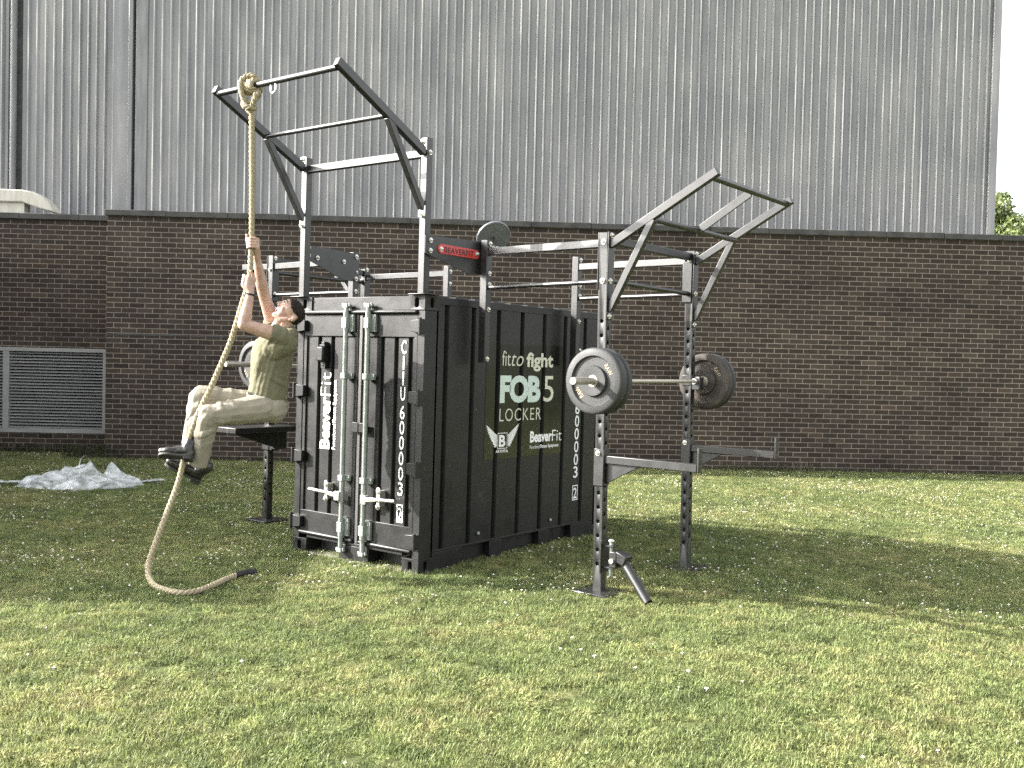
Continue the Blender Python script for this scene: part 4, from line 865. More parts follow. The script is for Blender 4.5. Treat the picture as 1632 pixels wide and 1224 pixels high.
def plate(x, y, z, th, mat, label, sgn=-1, small=False, grp='bumper plates on the barbells'):
    """outer face at y looking along sgn*y"""
    t = rig('bumper_plate', label, 'weight plate', (x, y, z), grp)
    r = 0.225
    prof = [(0.0, 0.0255), (-0.004, 0.05), (-0.006, 0.099), (0.0, 0.103), (0.014, 0.106), (0.015, 0.162), (0.004, 0.168), (-0.003, 0.172), (0.0, 0.205), (0.006, 0.220), (0.014, r), (th - 0.014, r), (th - 0.006, 0.220), (th, 0.205), (th, 0.172), (th - 0.011, 0.160), (th - 0.010, 0.107), (th, 0.103), (th, 0.0255)]
    b = MB(); b.lathe((x, y, z), (0, -sgn, 0), prof, 72); rp(b, 'disc', t, mat, bevel=0)
    h = MB(); h.lathe((x, y, z), (0, -sgn, 0), [(-0.006, 0.0252), (-0.006, 0.040), (0.004, 0.042)], 36); rp(h, 'hub', t, 'bar', bevel=0)
    l = MB()
    for ang in (35, 215):
        a = R_(ang); c = V((x, y - (-sgn) * 0.0, z)) + V((math.cos(a), 0, math.sin(a))) * 0.137; uu = V((math.sin(a), 0, -math.cos(a))); vv = V((math.cos(a), 0, math.sin(a)))
        if ang > 180: uu, vv = uu, vv
        off_y = V((0, sgn * -0.0140, 0))
        text(l, 'RAW', c - uu * 0.04 - vv * 0.015 + off_y, uu, vv, 0.080, 0.030, (0, sgn, 0), off=-0.02)
    if sgn < 0: rp(l, 'lettering', t, 'orange', bevel=0)
    return t
x, y0, z = B1
plate(x, 0.150, z, 0.086, 'rubber', 'thick black bumper plate at the near end of the right barbell, outermost')
plate(x, 0.239, z, 0.062, 'rubber', 'black bumper plate tucked right behind the outermost near one')
plate(x, 1.800, z, 0.072, 'rubber_dusty', 'dusty brown stained bumper plate on the far end of the right barbell')
plate(x, 1.875, z, 0.062, 'rubber', 'black bumper plate behind the dusty one at the far end')
x, y0, z = B2
plate(x, 0.455, z, 0.070, 'rubber', 'grey lit bumper plate on the left barbell, half hidden by the climber')

# ------------------------------------------------------------------ plastic sheet heaped on the lawn
ps = MB(); nx, ny = 120, 60
ctr = V((-5.10, 11.72, 0)); ud = V((0.985, 0.17, 0)); vd = V((-0.17, 0.985, 0))
RDG = [(-0.62, -0.10, 0.10, -0.02, 0.13), (-0.35, 0.12, 0.06, 0.16, 0.22), (0.10, 0.10, 0.42, -0.22, 0.12), (0.12, 0.05, 0.10, -0.32, 0.18), (0.40, 0.16, 0.55, 0.14, 0.20), (0.50, 0.20, 0.72, -0.05, 0.14), (-0.15, 0.16, -0.50, -0.2, 0.10)]
def seg_d(u, v, a, b, c, d):
    px_, py_ = c - a, d - b; t = max(0, min(1, ((u - a) * px_ + (v - b) * py_) / (px_ * px_ + py_ * py_ + 1e-9))); return math.hypot(u - a - t * px_, v - b - t * py_), t
def sheet_h(u, v):
    e = max(0.0, 1 - (u / 0.74) ** 2) * max(0.0, 1 - (v / 0.48) ** 2); h = 0.105 * e ** 0.55
    h += 0.10 * math.exp(-((u - 0.02) / 0.17) ** 2 - ((v - 0.10) / 0.15) ** 2) + 0.15 * max(0, 1 - abs(u - 0.43) / 0.13) * math.exp(-((v - 0.18) / 0.05) ** 2)
    for a, b, c, d, w in RDG:
        ds, t = seg_d(u, v, a, b, c, d); h += 0.060 * max(0, 1 - ds / (w * 0.55)) ** 1.3 * (1 - 0.5 * t)
    q = u + 0.12 * noise.noise(V((u * 3, v * 3, 4))); w_ = 0.020 * (1 - abs(noise.noise(V((q * 4.5, v * 9, 2)))) * 2.2) + 0.008 * (1 - abs(noise.noise(V((q * 11 + v * 6, v * 12, 8)))) * 2.4)
    return max(0.010, (h + w_ * min(1, e * 3)) * min(1, e * 5 + 0.05) + 0.010)
vs, fs = [], []
for j in range(ny):
    for i in range(nx):
        u = -0.74 + 1.48 * i / (nx - 1); v = -0.48 + 0.96 * j / (ny - 1)
        k = math.sqrt(max(0, 1 - (v / 0.52) ** 2)) * (0.86 + 0.4 * noise.noise(V((v * 5, 2 + u, 1)))); kv = 1 + 0.35 * noise.noise(V((u * 4.0, 7, 3)))
        p = ctr + ud * u * (0.25 + 0.75 * k) + vd * v * kv * (1 - 0.35 * abs(u)); p.z = sheet_h(u, v); vs.append(p)
hz = np.array([p.z for p in vs]).reshape(ny, nx)
for _ in range(4):
    hz[1:-1, 1:-1] = 0.4 * hz[1:-1, 1:-1] + 0.15 * (hz[:-2, 1:-1] + hz[2:, 1:-1] + hz[1:-1, :-2] + hz[1:-1, 2:])
for p, h_ in zip(vs, hz.ravel()): p.z = float(h_)
fs = [(j * nx + i, j * nx + i + 1, (j + 1) * nx + i + 1, (j + 1) * nx + i) for j in range(ny - 1) for i in range(nx - 1)]
ps._add(vs, fs, True)
def ribbon(pts, ws, lift_=0.05):
    pts = [V(p) for p in pts]; n_ = len(pts); vs = []
    for i, p in enumerate(pts):
        d = (pts[min(i + 1, n_ - 1)] - pts[max(i - 1, 0)]).normalized(); w = ws[0] + (ws[1] - ws[0]) * i / (n_ - 1); s = d.cross(V((0, 0.3, 1))).normalized() * w * (0.8 + 0.5 * noise.noise(p * 9)); lift = V((0, 0, lift_ * (0.6 + 0.6 * noise.noise(p * 8 + V((3, 1, 2))))))
        vs += [p - s, p - s * 0.4 + lift, p + s * 0.3 + lift * 0.5, p + s]
    ps._add(vs, [(4 * i + a, 4 * i + a + 1, 4 * i + a + 5, 4 * i + a + 4) for i in range(n_ - 1) for a in (0, 1, 2)], True)
ribbon([ctr + ud * (-0.52 - 0.045 * k) + vd * (-0.08 + 0.03 * math.sin(k * 0.6) + 0.022 * k) + V((0, 0, 0.03)) for k in range(13)], (0.13, 0.02))
ribbon([ctr + ud * (0.48 + 0.035 * k) + vd * (-0.02 + 0.028 * k) + V((0, 0, 0.03)) for k in range(13)], (0.12, 0.05))
lp = [ctr + ud * (0.035 + 0.062 * math.cos(t)) + vd * 0.10 + V((0, 0, 0.235 + 0.115 * math.sin(t))) for t in np.linspace(math.pi + 0.5, -0.5, 18)]
ribbon(lp, (0.014, 0.022), 0.0)
o = ps.build('plastic_sheet', M['film'], None, ID, loc=(ctr.x, ctr.y, 0)); tag(o, 'crumpled translucent white plastic sheet heaped on the grass at the left', 'plastic sheet')

# ------------------------------------------------------------------ the rope
def catmull(pts, step):
    pts = [V(p) for p in pts]; out = []; P = [pts[0] * 2 - pts[1]] + pts + [pts[-1] * 2 - pts[-2]]
    for i in range(1, len(P) - 2):
        a, b, c, d = P[i - 1:i + 3]; n_ = max(2, int((c - b).length / 0.02))
        for k in range(n_):
            t = k / n_; out.append(0.5 * ((2 * b) + (c - a) * t + (2 * a - 5 * b + 4 * c - d) * t * t + (3 * b - a - 3 * c + d) * t ** 3))
    out.append(pts[-1]); res = [out[0]]; acc = 0.0
    for p, q in zip(out, out[1:]):
        l = (q - p).length
        while acc + l >= step:
            p = p + (q - p) * ((step - acc) / l); l = (q - p).length; res.append(p); acc = 0.0
        acc += l
    return res
def laid(mb, pts, r=0.0208, pitch=0.105, seg=7):
    path = catmull(pts, 0.0085); d0 = (path[1] - path[0]).normalized(); a = d0.orthogonal().normalized(); fr = []
    for i, p in enumerate(path):
        d = (path[min(i + 1, len(path) - 1)] - path[max(i - 1, 0)]).normalized(); a = (a - d * a.dot(d)).normalized(); fr.append((p, a.copy(), d.cross(a)))
    for k in range(3):
        st_ = []
        for i, (p, x_, y_) in enumerate(fr):
            t = -(2 * math.pi * i * 0.0085 / pitch) + 2.0944 * k; st_.append(p + (x_ * math.cos(t) + y_ * math.sin(t)) * r * 0.50)
        mb.sweep(st_, r * 0.56, seg)
    return mb
rope_t = thing('climbing_rope', 'thick twisted manila rope knotted to the top bar with its tail curling on the grass', 'rope', (-1.95, 7.28, 0), ID)
ROPE = [(-1.948, 7.28, 3.40), (-1.943, 7.28, 3.384), (-1.937, 7.28, 3.10), (-1.932, 7.28, 2.838), (-1.929, 7.28, 2.518), (-1.931, 7.28, 2.38), (-1.936, 7.28, 2.243), (-1.946, 7.275, 2.141), (-1.987, 7.27, 1.994), (-2.061, 7.27, 1.735), (-2.135, 7.262, 1.54), (-2.206, 7.235, 1.354), (-2.265, 7.195, 1.205), (-2.318, 7.190, 1.055), (-2.372, 7.222, 0.900), (-2.398, 7.222, 0.772), (-2.420, 7.175, 0.641), (-2.460, 7.08, 0.455), (-2.500, 6.985, 0.265), (-2.520, 6.93, 0.150), (-2.500, 6.87, 0.065), (-2.420, 6.76, 0.028), (-2.30, 6.64, 0.026), (-2.19, 6.575, 0.026), (-2.09, 6.62, 0.028), (-2.03, 6.78, 0.032), (-1.995, 6.98, 0.030), (-1.955, 7.14, 0.030)]
laid(MB(), ROPE).build('rope', M['rope'], rope_t)
# turns round the bar and the eye below it
kb = MB(); bar_c = FR @ V((-0.985, -0.862, 3.566)); bx = (FR.to_3x3() @ V((1, 0, 0))).normalized(); by = (FR.to_3x3() @ V((0, 1, 0))).normalized(); bz = V((0, 0, 1))
P_ = lambda a, b, c: bar_c + bx * a * 0.85 + by * b * 0.95 + bz * c * (0.88 if c > 0 else 0.97)
turn = [P_(-0.058 + 0.0030 * i, 0.043 * math.cos(2 * math.pi * i / 12 + 2.2), 0.043 * math.sin(2 * math.pi * i / 12 + 2.2)) for i in range(40)]
laid(kb, [P_(0.0, 0, -0.20), P_(-0.035, -0.02, -0.145), P_(-0.055, -0.035, -0.08)] + turn + [P_(0.075, 0.02, -0.045), P_(0.085, -0.01, -0.07), P_(0.065, -0.015, -0.12), P_(0.02, -0.01, -0.165), P_(-0.03, -0.005, -0.185)])
laid(kb, [P_(-0.01, -0.03, -0.14), P_(-0.030, -0.066, -0.06), P_(-0.045, -0.066, 0.03), P_(-0.01, -0.02, 0.082), P_(0.03, 0.0, 0.080), P_(0.05, 0.055, 0.02), P_(0.01, 0.06, -0.06), P_(-0.03, 0.02, -0.12), P_(-0.06, -0.03, -0.15)])
laid(kb, [P_(-0.06, -0.03, -0.12), P_(-0.02, -0.045, -0.155), P_(0.03, -0.03, -0.165), P_(0.035, 0.02, -0.16), P_(-0.02, 0.035, -0.15), P_(-0.065, 0.01, -0.13)])
kb.build('knot', M['rope'], rope_t)
e = V(ROPE[-1]); MB().sweep([e + V((-0.01, -0.03, 0)), e + V((0.045, 0.055, 0.004)), e + V((0.105, 0.105, 0.002))], [0.0235, 0.0245, 0.0235], 14).build('rope_end_cap', M['black'], rope_t, bevel=0.003)

# ------------------------------------------------------------------ the climber (faces left; his left side is towards the camera)
man = thing('person', 'man in olive tee and beige trousers hanging on the rope, looking up', 'person', (-1.9, 7.4, 0.67), ID)
fh = V((-0.96, -0.27, 0)).normalized(); lat = V((fh.y, -fh.x, 0)) * -1.0    # lat points to his left, towards the camera
if lat.y > 0: lat = -lat
th = R_(45); HF = fh * math.cos(th) + V((0, 0, math.sin(th))); HU = -fh * math.sin(th) + V((0, 0, math.cos(th))); HL = lat
EAR = V((-1.664, 7.495, 1.904)); HAX = (HF, HU, HL)
def hp(f, u, l): return EAR + HF * f + HU * u + HL * l
def remesh(mb, name, voxel, smooth, mats, par, disp=None, factor=0.5):
    me = apply_mods(mb.mesh(name), name, [('REMESH', dict(mode='VOXEL', voxel_size=voxel)), ('SMOOTH', dict(iterations=smooth, factor=factor))])
    if disp:
        nv = len(me.vertices); co = np.empty(nv * 3, np.float32); no = np.empty(nv * 3, np.float32); me.vertices.foreach_get('co', co); me.vertices.foreach_get('normal', no)
        co = co.reshape(-1, 3); no = no.reshape(-1, 3); out = np.array([disp(V(a), V(c_)) for a, c_ in zip(co.tolist(), no.tolist())], np.float32) + co
        me.vertices.foreach_set('co', out.ravel()); me.update()
    return link_mesh(name, me, mats, par, ID, smooth=True)
b = MB()
# head and face
b.ball(hp(0.050, 0.034, 0), (0.094, 0.074, 0.075), 3, HAX); b.ball(hp(0.010, 0.020, 0), (0.062, 0.070, 0.070), 3, HAX); b.ball(hp(0.088, 0.046, 0), (0.053, 0.040, 0.060), 3, HAX)
b.ball(hp(0.082, -0.020, 0), (0.046, 0.070, 0.054), 3, HAX); b.ball(hp(0.074, -0.058, 0), (0.046, 0.036, 0.046), 3, HAX)
for s in (-1, 1):
    b.caps([(hp(0.020, -0.035, s * 0.053), 0.019), (hp(0.055, -0.073, s * 0.042), 0.018), (hp(0.108, -0.082, s * 0.016), 0.016)])
    b.ball(hp(0.100, -0.002, s * 0.042), (0.022, 0.020, 0.018), 2, HAX)
    b.caps([(hp(0.128, 0.050, s * 0.012), 0.009), (hp(0.124, 0.053, s * 0.032), 0.009), (hp(0.108, 0.045, s * 0.050), 0.009)])
    b.ball(hp(0.138, -0.003, s * 0.012), (0.010, 0.008, 0.008), 2, HAX)
    e_ax = (HF * 0.93 - HL * s * 0.36, HU, HL * 0.93 + HF * s * 0.36)
    b.ball(hp(-0.002, -0.002, s * 0.078), (0.020, 0.032, 0.0075), 2, e_ax); b.ball(hp(0.010, -0.026, s * 0.074), (0.009, 0.012, 0.007), 2, HAX)
    b.caps([(hp(0.126, -0.026, s * 0.020), 0.0075), (hp(0.133, -0.022, 0), 0.008)]); b.caps([(hp(0.112, -0.064, s * 0.018), 0.0075), (hp(0.119, -0.069, 0), 0.009)])
b.ball(hp(0.113, -0.085, 0), (0.016, 0.015, 0.020), 2, HAX)
b.caps([(hp(0.128, 0.036, 0), 0.009), (hp(0.146, 0.014, 0), 0.0095), (hp(0.157, 0.001, 0), 0.0105), (hp(0.148, -0.008, 0), 0.008)])
NECK = V((-1.745, 7.500, 1.775))
b.caps([(hp(0.020, -0.040, 0), 0.056), (NECK.lerp(hp(0.02, -0.04, 0), 0.4), 0.058), (NECK, 0.066)]); b.caps([(hp(0.06, -0.066, 0), 0.035), (NECK + V((-0.05, -0.01, 0.035)), 0.045)])
# torso and legs under the clothes
b.caps([(NECK, 0.062), (V((-1.780, 7.500, 1.66)), 0.105), (V((-1.815, 7.495, 1.50)), 0.105), (V((-1.840, 7.495, 1.32)), 0.105), (V((-1.852, 7.495, 1.23)), 0.09)])
SH_N, EL_N, WR_N = V((-1.692, 7.325, 1.760)), V((-1.957, 7.200, 1.838)), V((-1.918, 7.235, 2.075))
SH_F, EL_F, WR_F = V((-1.822, 7.635, 1.801)), V((-1.888, 7.485, 2.085)), V((-1.903, 7.340, 2.335))
b.caps([(NECK + V((0.02, -0.03, -0.04)), 0.06), (SH_N, 0.064)]); b.caps([(NECK + V((0, 0.03, -0.03)), 0.06), (SH_F, 0.062)])
def arm(sh, el, wr, k=1.0):
    b.caps([(sh, 0.064), (sh.lerp(el, 0.35), 0.058 * k), (sh.lerp(el, 0.7), 0.049 * k), (el, 0.043 * k)])
    b.caps([(el, 0.043 * k), (el.lerp(wr, 0.28), 0.046 * k), (el.lerp(wr, 0.65), 0.036 * k), (wr, 0.0275)])
arm(SH_N, EL_N, WR_N); arm(SH_F, EL_F, WR_F, 0.98)
HIP_N, KN_N, AN_N = V((-1.840, 7.375, 1.225)), V((-2.195, 7.185, 1.180)), V((-2.296, 7.290, 0.818))
HIP_F, KN_F, AN_F = V((-1.872, 7.590, 1.235)), V((-2.338, 7.430, 1.310)), V((-2.345, 7.255, 0.955))
for hq, kq, aq in ((HIP_N, KN_N, AN_N), (HIP_F, KN_F, AN_F)): b.caps([(hq, 0.07), (kq, 0.05), (kq.lerp(aq, 0.35), 0.048), (aq, 0.035)])
# hands: rope-centred polar coordinates, angle 0 = +x, 90 = towards the camera
def rope_at(z):
    for p, q in zip(ROPE, ROPE[1:]):
        if p[2] >= z >= q[2]: return V(p).lerp(V(q), (p[2] - z) / (p[2] - q[2] + 1e-9))
def pol(z, ang, r): c = rope_at(z); a = R_(ang); return V((c.x + r * math.cos(a), c.y - r * math.sin(a), z))
RF = 0.0290
# far (right) hand, palm behind and right of the rope, fingers close round the camera side to the left
zf = 2.435
b.caps([(WR_F, 0.028), (pol(zf - 0.045, -35, 0.040), 0.026), (pol(zf + 0.025, -40, 0.042), 0.021)]); b.caps([(WR_F, 0.025), (pol(zf - 0.035, -85, 0.040), 0.022), (pol(zf + 0.02, -80, 0.040), 0.019)]); b.caps([(pol(zf - 0.035, -10, 0.042), 0.019), (pol(zf + 0.030, -12, 0.043), 0.0165)])
for i, (dz, a1) in enumerate(((0.034, 158), (0.0125, 168), (-0.0085, 164), (-0.029, 150))):
    z = zf + dz
    b.caps([(pol(z - 0.006, -15, 0.043), 0.0122), (pol(z + 0.003, 32, RF + 0.010), 0.0114), (pol(z + 0.002, 80, RF + 0.0025), 0.0104), (pol(z - 0.001, 122, RF), 0.0096), (pol(z - 0.004, a1, RF), 0.0086)], 8)
b.caps([(pol(zf - 0.040, -95, 0.042), 0.018), (pol(zf - 0.005, -140, 0.038), 0.0145), (pol(zf + 0.030, -172, 0.034), 0.0125), (pol(zf + 0.060, 172, 0.033), 0.0105)], 8)
# near (left) hand, back of the hand towards the camera, fingers close round the left and far side
zn = 2.160
b.caps([(WR_N, 0.028), (pol(zn - 0.040, 70, 0.042), 0.027), (pol(zn + 0.022, 78, 0.042), 0.022)]); b.caps([(WR_N, 0.026), (pol(zn - 0.030, 118, 0.041), 0.022), (pol(zn + 0.020, 120, 0.041), 0.018)]); b.caps([(WR_N, 0.024), (pol(zn - 0.035, 30, 0.044), 0.021), (pol(zn + 0.010, 40, 0.042), 0.018)])
for i, (dz, a1) in enumerate(((0.036, 318), (0.0145, 326), (-0.0065, 322), (-0.027, 308))):
    z = zn + dz
    b.caps([(pol(z - 0.004, 118, 0.043), 0.0124), (pol(z + 0.003, 160, RF + 0.012), 0.0116), (pol(z + 0.002, 212, RF + 0.002), 0.0104), (pol(z, 265, RF), 0.0096), (pol(z - 0.003, a1, RF), 0.0086)], 8)
b.caps([(pol(zn - 0.030, 25, 0.046), 0.0175), (pol(zn + 0.015, 8, 0.041), 0.0145), (pol(zn + 0.045, 30, 0.036), 0.0122), (pol(zn + 0.070, 65, 0.034), 0.0102)], 8)
body = remesh(b, 'body', 0.0042, 3, M['skin'], man)
# eyes, brows, mouth
for s in (-1, 1):
    q = MB().ball(hp(0.1215, 0.029, s * 0.035), 0.0115, 2); ey = q.build('eye', M['eye'], man)
    MB().ball(hp(0.1300, 0.0315, s * 0.036), 0.0058, 2).build('iris', M['black'], ey)
    MB().caps([(hp(0.1335, 0.0385, s * 0.022), 0.0022), (hp(0.1345, 0.0405, s * 0.035), 0.0024), (hp(0.124, 0.035, s * 0.046), 0.002)], 6).build('eyelid', M['hair'], ey)
    MB().caps([(hp(0.138, 0.052, s * 0.013), 0.0032), (hp(0.134, 0.059, s * 0.032), 0.004), (hp(0.115, 0.052, s * 0.054), 0.003)], 8).build('eyebrow', M['hair'], man)
MB().ball(hp(0.1235, -0.044, 0), (0.0135, 0.0165, 0.023), 2, HAX).build('mouth', M['mouth'], man)
MB().ball(hp(0.1305, -0.033, 0), (0.0085, 0.0055, 0.018), 2, HAX).build('teeth', M['teeth'], man)
# hair: a shell over the skull, pulled under the skin in front of the hairline
hb = bmesh.new(); bmesh.ops.create_icosphere(hb, subdivisions=5, radius=1.0)
for v in hb.verts:
    d = v.co.copy(); f, u, l = d.x * 0.105 + 0.043, d.y * 0.092 + 0.028, d.z * 0.083
    # limit of the hair on the face side as a function of height
    lim = 0.122 if u > 0.085 else (0.122 - (0.085 - u) * 1.15 if u > 0.04 else (0.070 - (0.04 - u) * 3.2 if u > 0.022 else 0.012))
    low = u < -0.062 - 0.25 * (f + 0.03); ear = abs(l) > 0.05 and -0.026 < f < 0.026 and u < 0.030
    k = 0.66 if (f > lim or low or ear) else 1.0 + 0.020 * noise.noise(d * 9) + 0.014 * noise.noise(d * 23)
    fade = max(0.0, min(1.0, (lim - f) / 0.02)); k = min(k, 0.94 + 0.06 * fade) if k > 0.9 else k
    v.co = hp(0.043 + (f - 0.043) * k, 0.028 + (u - 0.028) * k, l * k)
rnd = random.Random(3); base = [v.co.copy() for v in hb.verts]; keep = [(p, ((p - EAR).dot(HF), (p - EAR).dot(HU), (p - EAR).dot(HL))) for p in base]; ctr_ = hp(0.043, 0.028, 0); top = []
for p, (f, u, l) in keep:
    d = ((p - ctr_).dot(HF) / 0.105, (p - ctr_).dot(HU) / 0.092, (p - ctr_).dot(HL) / 0.083)
    if math.sqrt(d[0] ** 2 + d[1] ** 2 + d[2] ** 2) > 0.95: top.append(p)
for i in range(1500):
    p = rnd.choice(top); n = (p - ctr_).normalized(); g = (n * 0.35 + HF * rnd.uniform(-0.1, 0.75) - HU * rnd.uniform(0, 0.35) + HL * rnd.uniform(-0.4, 0.4)); g = (g - n * g.dot(n) * 0.55 + n * rnd.uniform(0.05, 0.35)).normalized(); ln = rnd.uniform(0.007, 0.017); w = n.cross(g).normalized() * 0.0013; q = p - n * 0.001
    a = [hb.verts.new(x) for x in (q - w, q + w, q + n * 0.0015, q + g * ln)]
    hb.faces.new((a[0], a[1], a[3])); hb.faces.new((a[1], a[2], a[3])); hb.faces.new((a[2], a[0], a[3]))
hm = bpy.data.meshes.new('hair'); hb.to_mesh(hm); hb.free(); link_mesh('hair', hm, M['hair'], man, smooth=True)
cq = WR_N.lerp(EL_N, 0.07); cd_ = (WR_N - EL_N).normalized()
MB().lathe(cq - cd_ * 0.006, cd_, [(0, 0.030), (0, 0.0345), (0.012, 0.0345), (0.012, 0.030)], 24).build('wristband', M['hair'], man)

# tee shirt: lofted torso with sleeves
def loft(mb, rings, seg=40):
    vs = []
    for (c, hd, hw, tilt) in rings:
        for k in range(seg):
            t = 2 * math.pi * k / seg; a = math.cos(t); s = math.sin(t)
            vs.append(V(c) + fh * hd * (abs(a) ** 0.85) * (1 if a > 0 else -1) + lat * hw * (abs(s) ** 0.85) * (1 if s > 0 else -1) + V((0, 0, tilt * a)))
    n_ = len(rings)
    fs = [(j * seg + i, j * seg + (i + 1) % seg, (j + 1) * seg + (i + 1) % seg, (j + 1) * seg + i) for j in range(n_ - 1) for i in range(seg)]
    fs += [tuple(range(seg)), tuple((n_ - 1) * seg + k for k in range(seg))[::-1]]; mb._add(vs, fs, True)
b = MB()
loft(b, [((-1.728, 7.500, 1.825), 0.066, 0.075, -0.022), ((-1.735, 7.500, 1.806), 0.098, 0.135, -0.016), ((-1.755, 7.500, 1.775), 0.125, 0.185, -0.005), ((-1.785, 7.500, 1.735), 0.150, 0.205, 0), ((-1.805, 7.500, 1.66), 0.156, 0.205, 0), ((-1.818, 7.500, 1.58), 0.152, 0.198, 0), ((-1.828, 7.500, 1.49), 0.142, 0.185, 0.005), ((-1.836, 7.500, 1.40), 0.136, 0.180, 0.03), ((-1.842, 7.500, 1.345), 0.139, 0.184, 0.045), ((-1.850, 7.500, 1.300), 0.143, 0.188, 0.050)])
def sleeve(sh, el, k, r0, r1):
    e_ = sh.lerp(el, k); d_ = (el - sh).normalized(); b.caps([(sh + V((0.0, 0.0, -0.012)), r0), (sh.lerp(el, k * 0.5), (r0 + r1) / 2)]); b.tube(sh, e_, r0, r1, 20)
sleeve(SH_N, EL_N, 0.34, 0.076, 0.070); sleeve(SH_F, EL_F, 0.34, 0.080, 0.071)
b.caps([(SH_N + V((0.01, 0.03, -0.05)), 0.085), (V((-1.772, 7.365, 1.66)), 0.10)]); b.caps([(SH_F + V((0.02, -0.03, -0.05)), 0.08), (V((-1.826, 7.605, 1.66)), 0.10)])
def folds(p, n):
    f = (p - V((-1.82, 7.495, 1.5))).dot(fh); l = (p - V((-1.82, 7.495, 1.5))).dot(lat); z = p.z
    # long drapes that fall from the raised shoulder to the belly, then bunch at the waist
    a = f * 26 + (z - 1.4) * 5 + l * 6; w = noise.noise(V((a, z * 3.0 + l * 3, l * 4))) * 0.6 + noise.noise(V((a * 2.1, z * 5, l * 7))) * 0.3
    amp = 0.021 * max(0.25, min(1, (f + 0.10) * 6))
    low = max(0, 1 - abs(z - 1.40) / 0.10); w2 = noise.noise(V((z * 30 - f * 16, l * 6, 3.0)))
    return n * (amp * w + 0.015 * low * w2 + 0.004 * noise.noise(p * 24))
remesh(b, 'tee_shirt', 0.0055, 4, M['shirt'], man, folds)
# trousers
b = MB()
loft(b, [((-1.852, 7.500, 1.335), 0.126, 0.170, 0.050), ((-1.860, 7.500, 1.270), 0.138, 0.182, 0.045), ((-1.866, 7.498, 1.205), 0.128, 0.178, 0.02), ((-1.872, 7.496, 1.160), 0.085, 0.14, 0.01)])
def leg(h, k, a, r):
    b.caps([(h, r[0]), (h.lerp(k, 0.5), r[1]), (k, r[2])]); b.caps([(k, r[2]), (k.lerp(a, 0.22), r[3]), (k.lerp(a, 0.6), r[4])]); 
    d_ = (a - k).normalized(); e_ = a + d_ * 0.015; b.tube(k.lerp(a, 0.6), e_, r[4], r[5], 24)
leg(HIP_N, KN_N, AN_N, (0.112, 0.100, 0.083, 0.079, 0.076, 0.076)); leg(HIP_F, KN_F, AN_F, (0.108, 0.092, 0.076, 0.074, 0.070, 0.070))
b.ball(HIP_N + V((0.07, 0.04, -0.01)), (0.095, 0.11, 0.105), 3); b.ball(HIP_F + V((0.09, -0.03, -0.01)), (0.085, 0.10, 0.10), 3)
def wrinkle(p, n):
    # soft folds that run round the limb near the knee and along it elsewhere
    near = (p - HIP_N.lerp(KN_N, 0.5)).dot(lat) > -0.10
    h, k, a = (HIP_N, KN_N, AN_N) if near else (HIP_F, KN_F, AN_F)
    if p.z > 1.06:
        ax = (k - h).normalized(); t = (p - h).dot(ax); q = (p - h - ax * t).z
        w = noise.noise(V((t * 7 + q * 12, q * 16 - t * 6, 1.0 if near else 5.0))) * 0.9 + noise.noise(V((t * 14 + q * 18, q * 26, 9.0))) * 0.2
    else:
        ax = (a - k).normalized(); t = (p - k).dot(ax); q = (p - k - ax * t).dot(fh)
        w = noise.noise(V((t * 7 + q * 6, q * 30, 2.0))) * 0.8 + noise.noise(V((t * 12, q * 46, 7.0))) * 0.3
    bend = math.exp(-((p - k).length / 0.14) ** 2)
    w += 0.9 * max(0.0, math.sin((p - k).length * 62 + 5 * noise.noise(p * 5))) * math.exp(-((p - k).length - 0.14) ** 2 / 0.012) - 0.3
    return n * (0.0085 * w * (1 + 0.9 * bend) + 0.0012 * noise.noise(p * 26))
remesh(b, 'trousers', 0.0055, 3, M['trouser'], man, wrinkle)
# belt following the tilted waist
vs = []; sg_ = 44
for r_, dz in ((0.998, -0.019), (1.045, -0.019), (1.045, 0.019), (0.998, 0.019)):
    for k in range(sg_):
        t = 2 * math.pi * k / sg_; a, s = math.cos(t), math.sin(t)
        vs.append(V((-1.858, 7.500, 1.280)) + fh * (0.130 if a > 0 else 0.153) * r_ * (abs(a) ** 0.85) * (1 if a > 0 else -1) + lat * 0.178 * r_ * (abs(s) ** 0.85) * (1 if s > 0 else -1) + V((0, 0, 0.048 * a + dz)))
b = MB(); b._add(vs, [(j * sg_ + i, j * sg_ + (i + 1) % sg_, ((j + 1) % 4) * sg_ + (i + 1) % sg_, ((j + 1) % 4) * sg_ + i) for j in range(4) for i in range(sg_)], True); b.build('belt', M['leather'], man)
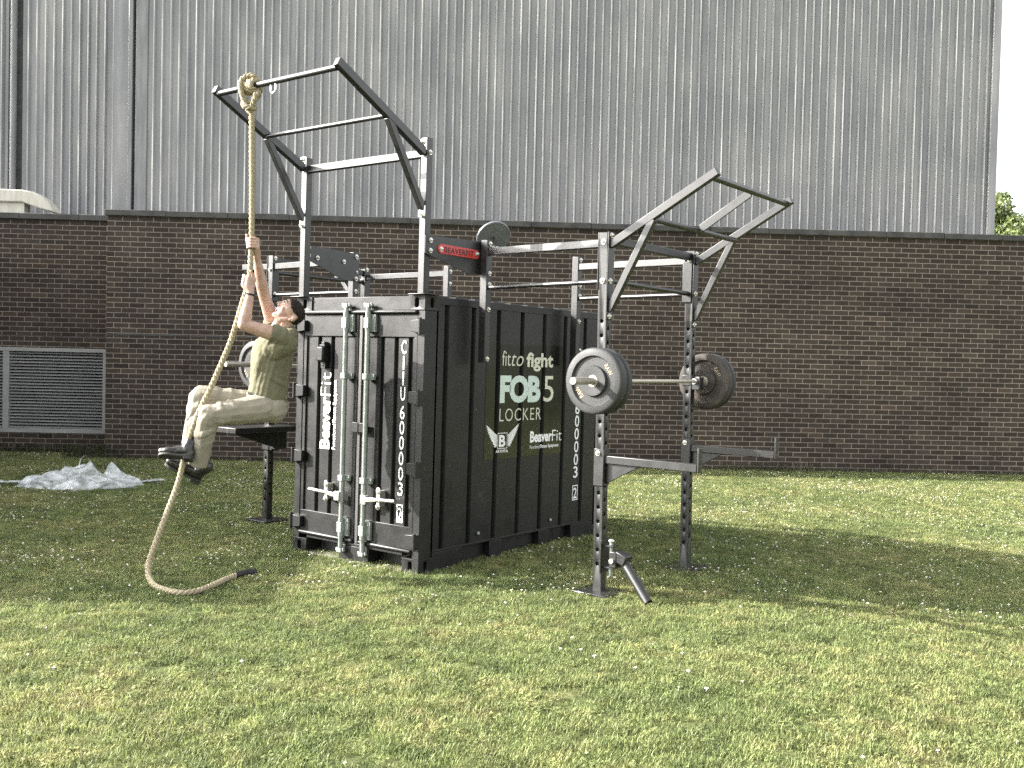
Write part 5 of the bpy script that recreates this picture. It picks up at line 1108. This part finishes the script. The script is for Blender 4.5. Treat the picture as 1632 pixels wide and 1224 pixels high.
# boots
def boot(an, heel, toe, side):
    """heel and toe are points on the sole's underside"""
    f = (toe - heel).normalized(); u = (an - heel); u = (u - f * u.dot(f)).normalized(); s = f.cross(u); L = (toe - heel).length
    P = lambda a, h, w=0.0: heel + f * a * L + u * h + s * w
    b = MB(); b.caps([(an + (an - P(0.22, 0.05)).normalized() * 0.05, 0.052), (an, 0.050), (P(0.20, 0.062), 0.046)]); b.caps([(P(0.14, 0.052), 0.040), (P(0.34, 0.060), 0.041), (P(0.58, 0.047), 0.037), (P(0.80, 0.042), 0.036), (P(0.90, 0.040), 0.032)])
    b.ball(P(0.70, 0.038, 0.008 * side), (0.07, 0.032, 0.046), 2, (f, u, s)); b.ball(P(0.12, 0.045), (0.04, 0.045, 0.034), 2, (f, u, s))
    bt = remesh(b, 'boot', 0.0055, 3, M['leather'], man, lambda p, n: n * 0.003 * noise.noise(p * 40))
    so = MB(); pts = []
    for t, w in ((-0.01, 0.022), (0.06, 0.034), (0.25, 0.033), (0.45, 0.033), (0.66, 0.045), (0.84, 0.042), (0.96, 0.026), (1.0, 0.010)): pts.append((t, w))
    lo = [P(t, 0, w) for t, w in pts] + [P(t, 0, -w) for t, w in pts[::-1]]; so.prism(lo, u * 0.020); so.prism([P(t, -0.018, w) for t, w in pts[:3]] + [P(t, -0.018, -w) for t, w in pts[:3][::-1]], u * 0.019)
    so.build('sole', M['sole'], bt, bevel=0.004); MB().ball(P(0.925, 0.043), (0.026, 0.026, 0.031), 2, (f, u, s)).build('toe_cap', M['toecap'], bt)
    lc = MB()
    for k in range(5): lc.caps([(P(0.36 + 0.065 * k, 0.100 - 0.009 * k, 0.020), 0.0035), (P(0.38 + 0.065 * k, 0.104 - 0.010 * k, -0.020), 0.0035)], 6)
    lc.build('laces', M['black'], bt)
boot(AN_N + V((0.008, 0.025, -0.055)), V((-2.300, 7.335, 0.668)), V((-2.545, 7.285, 0.802)), 1)
boot(AN_F + V((0.0, -0.055, -0.02)), V((-2.300, 7.160, 0.862)), V((-2.545, 7.150, 0.872)), -1)
scatter(grass, tufts, 330.0, 3, 0.7, 1.25)
scatter(daisies, daisy_src, 300.0, 11, 0.7, 1.1, mask=(1.1, 0.46, 0.66))
for k_ in [m for m in bpy.data.meshes if m.users == 0]: bpy.data.meshes.remove(k_)
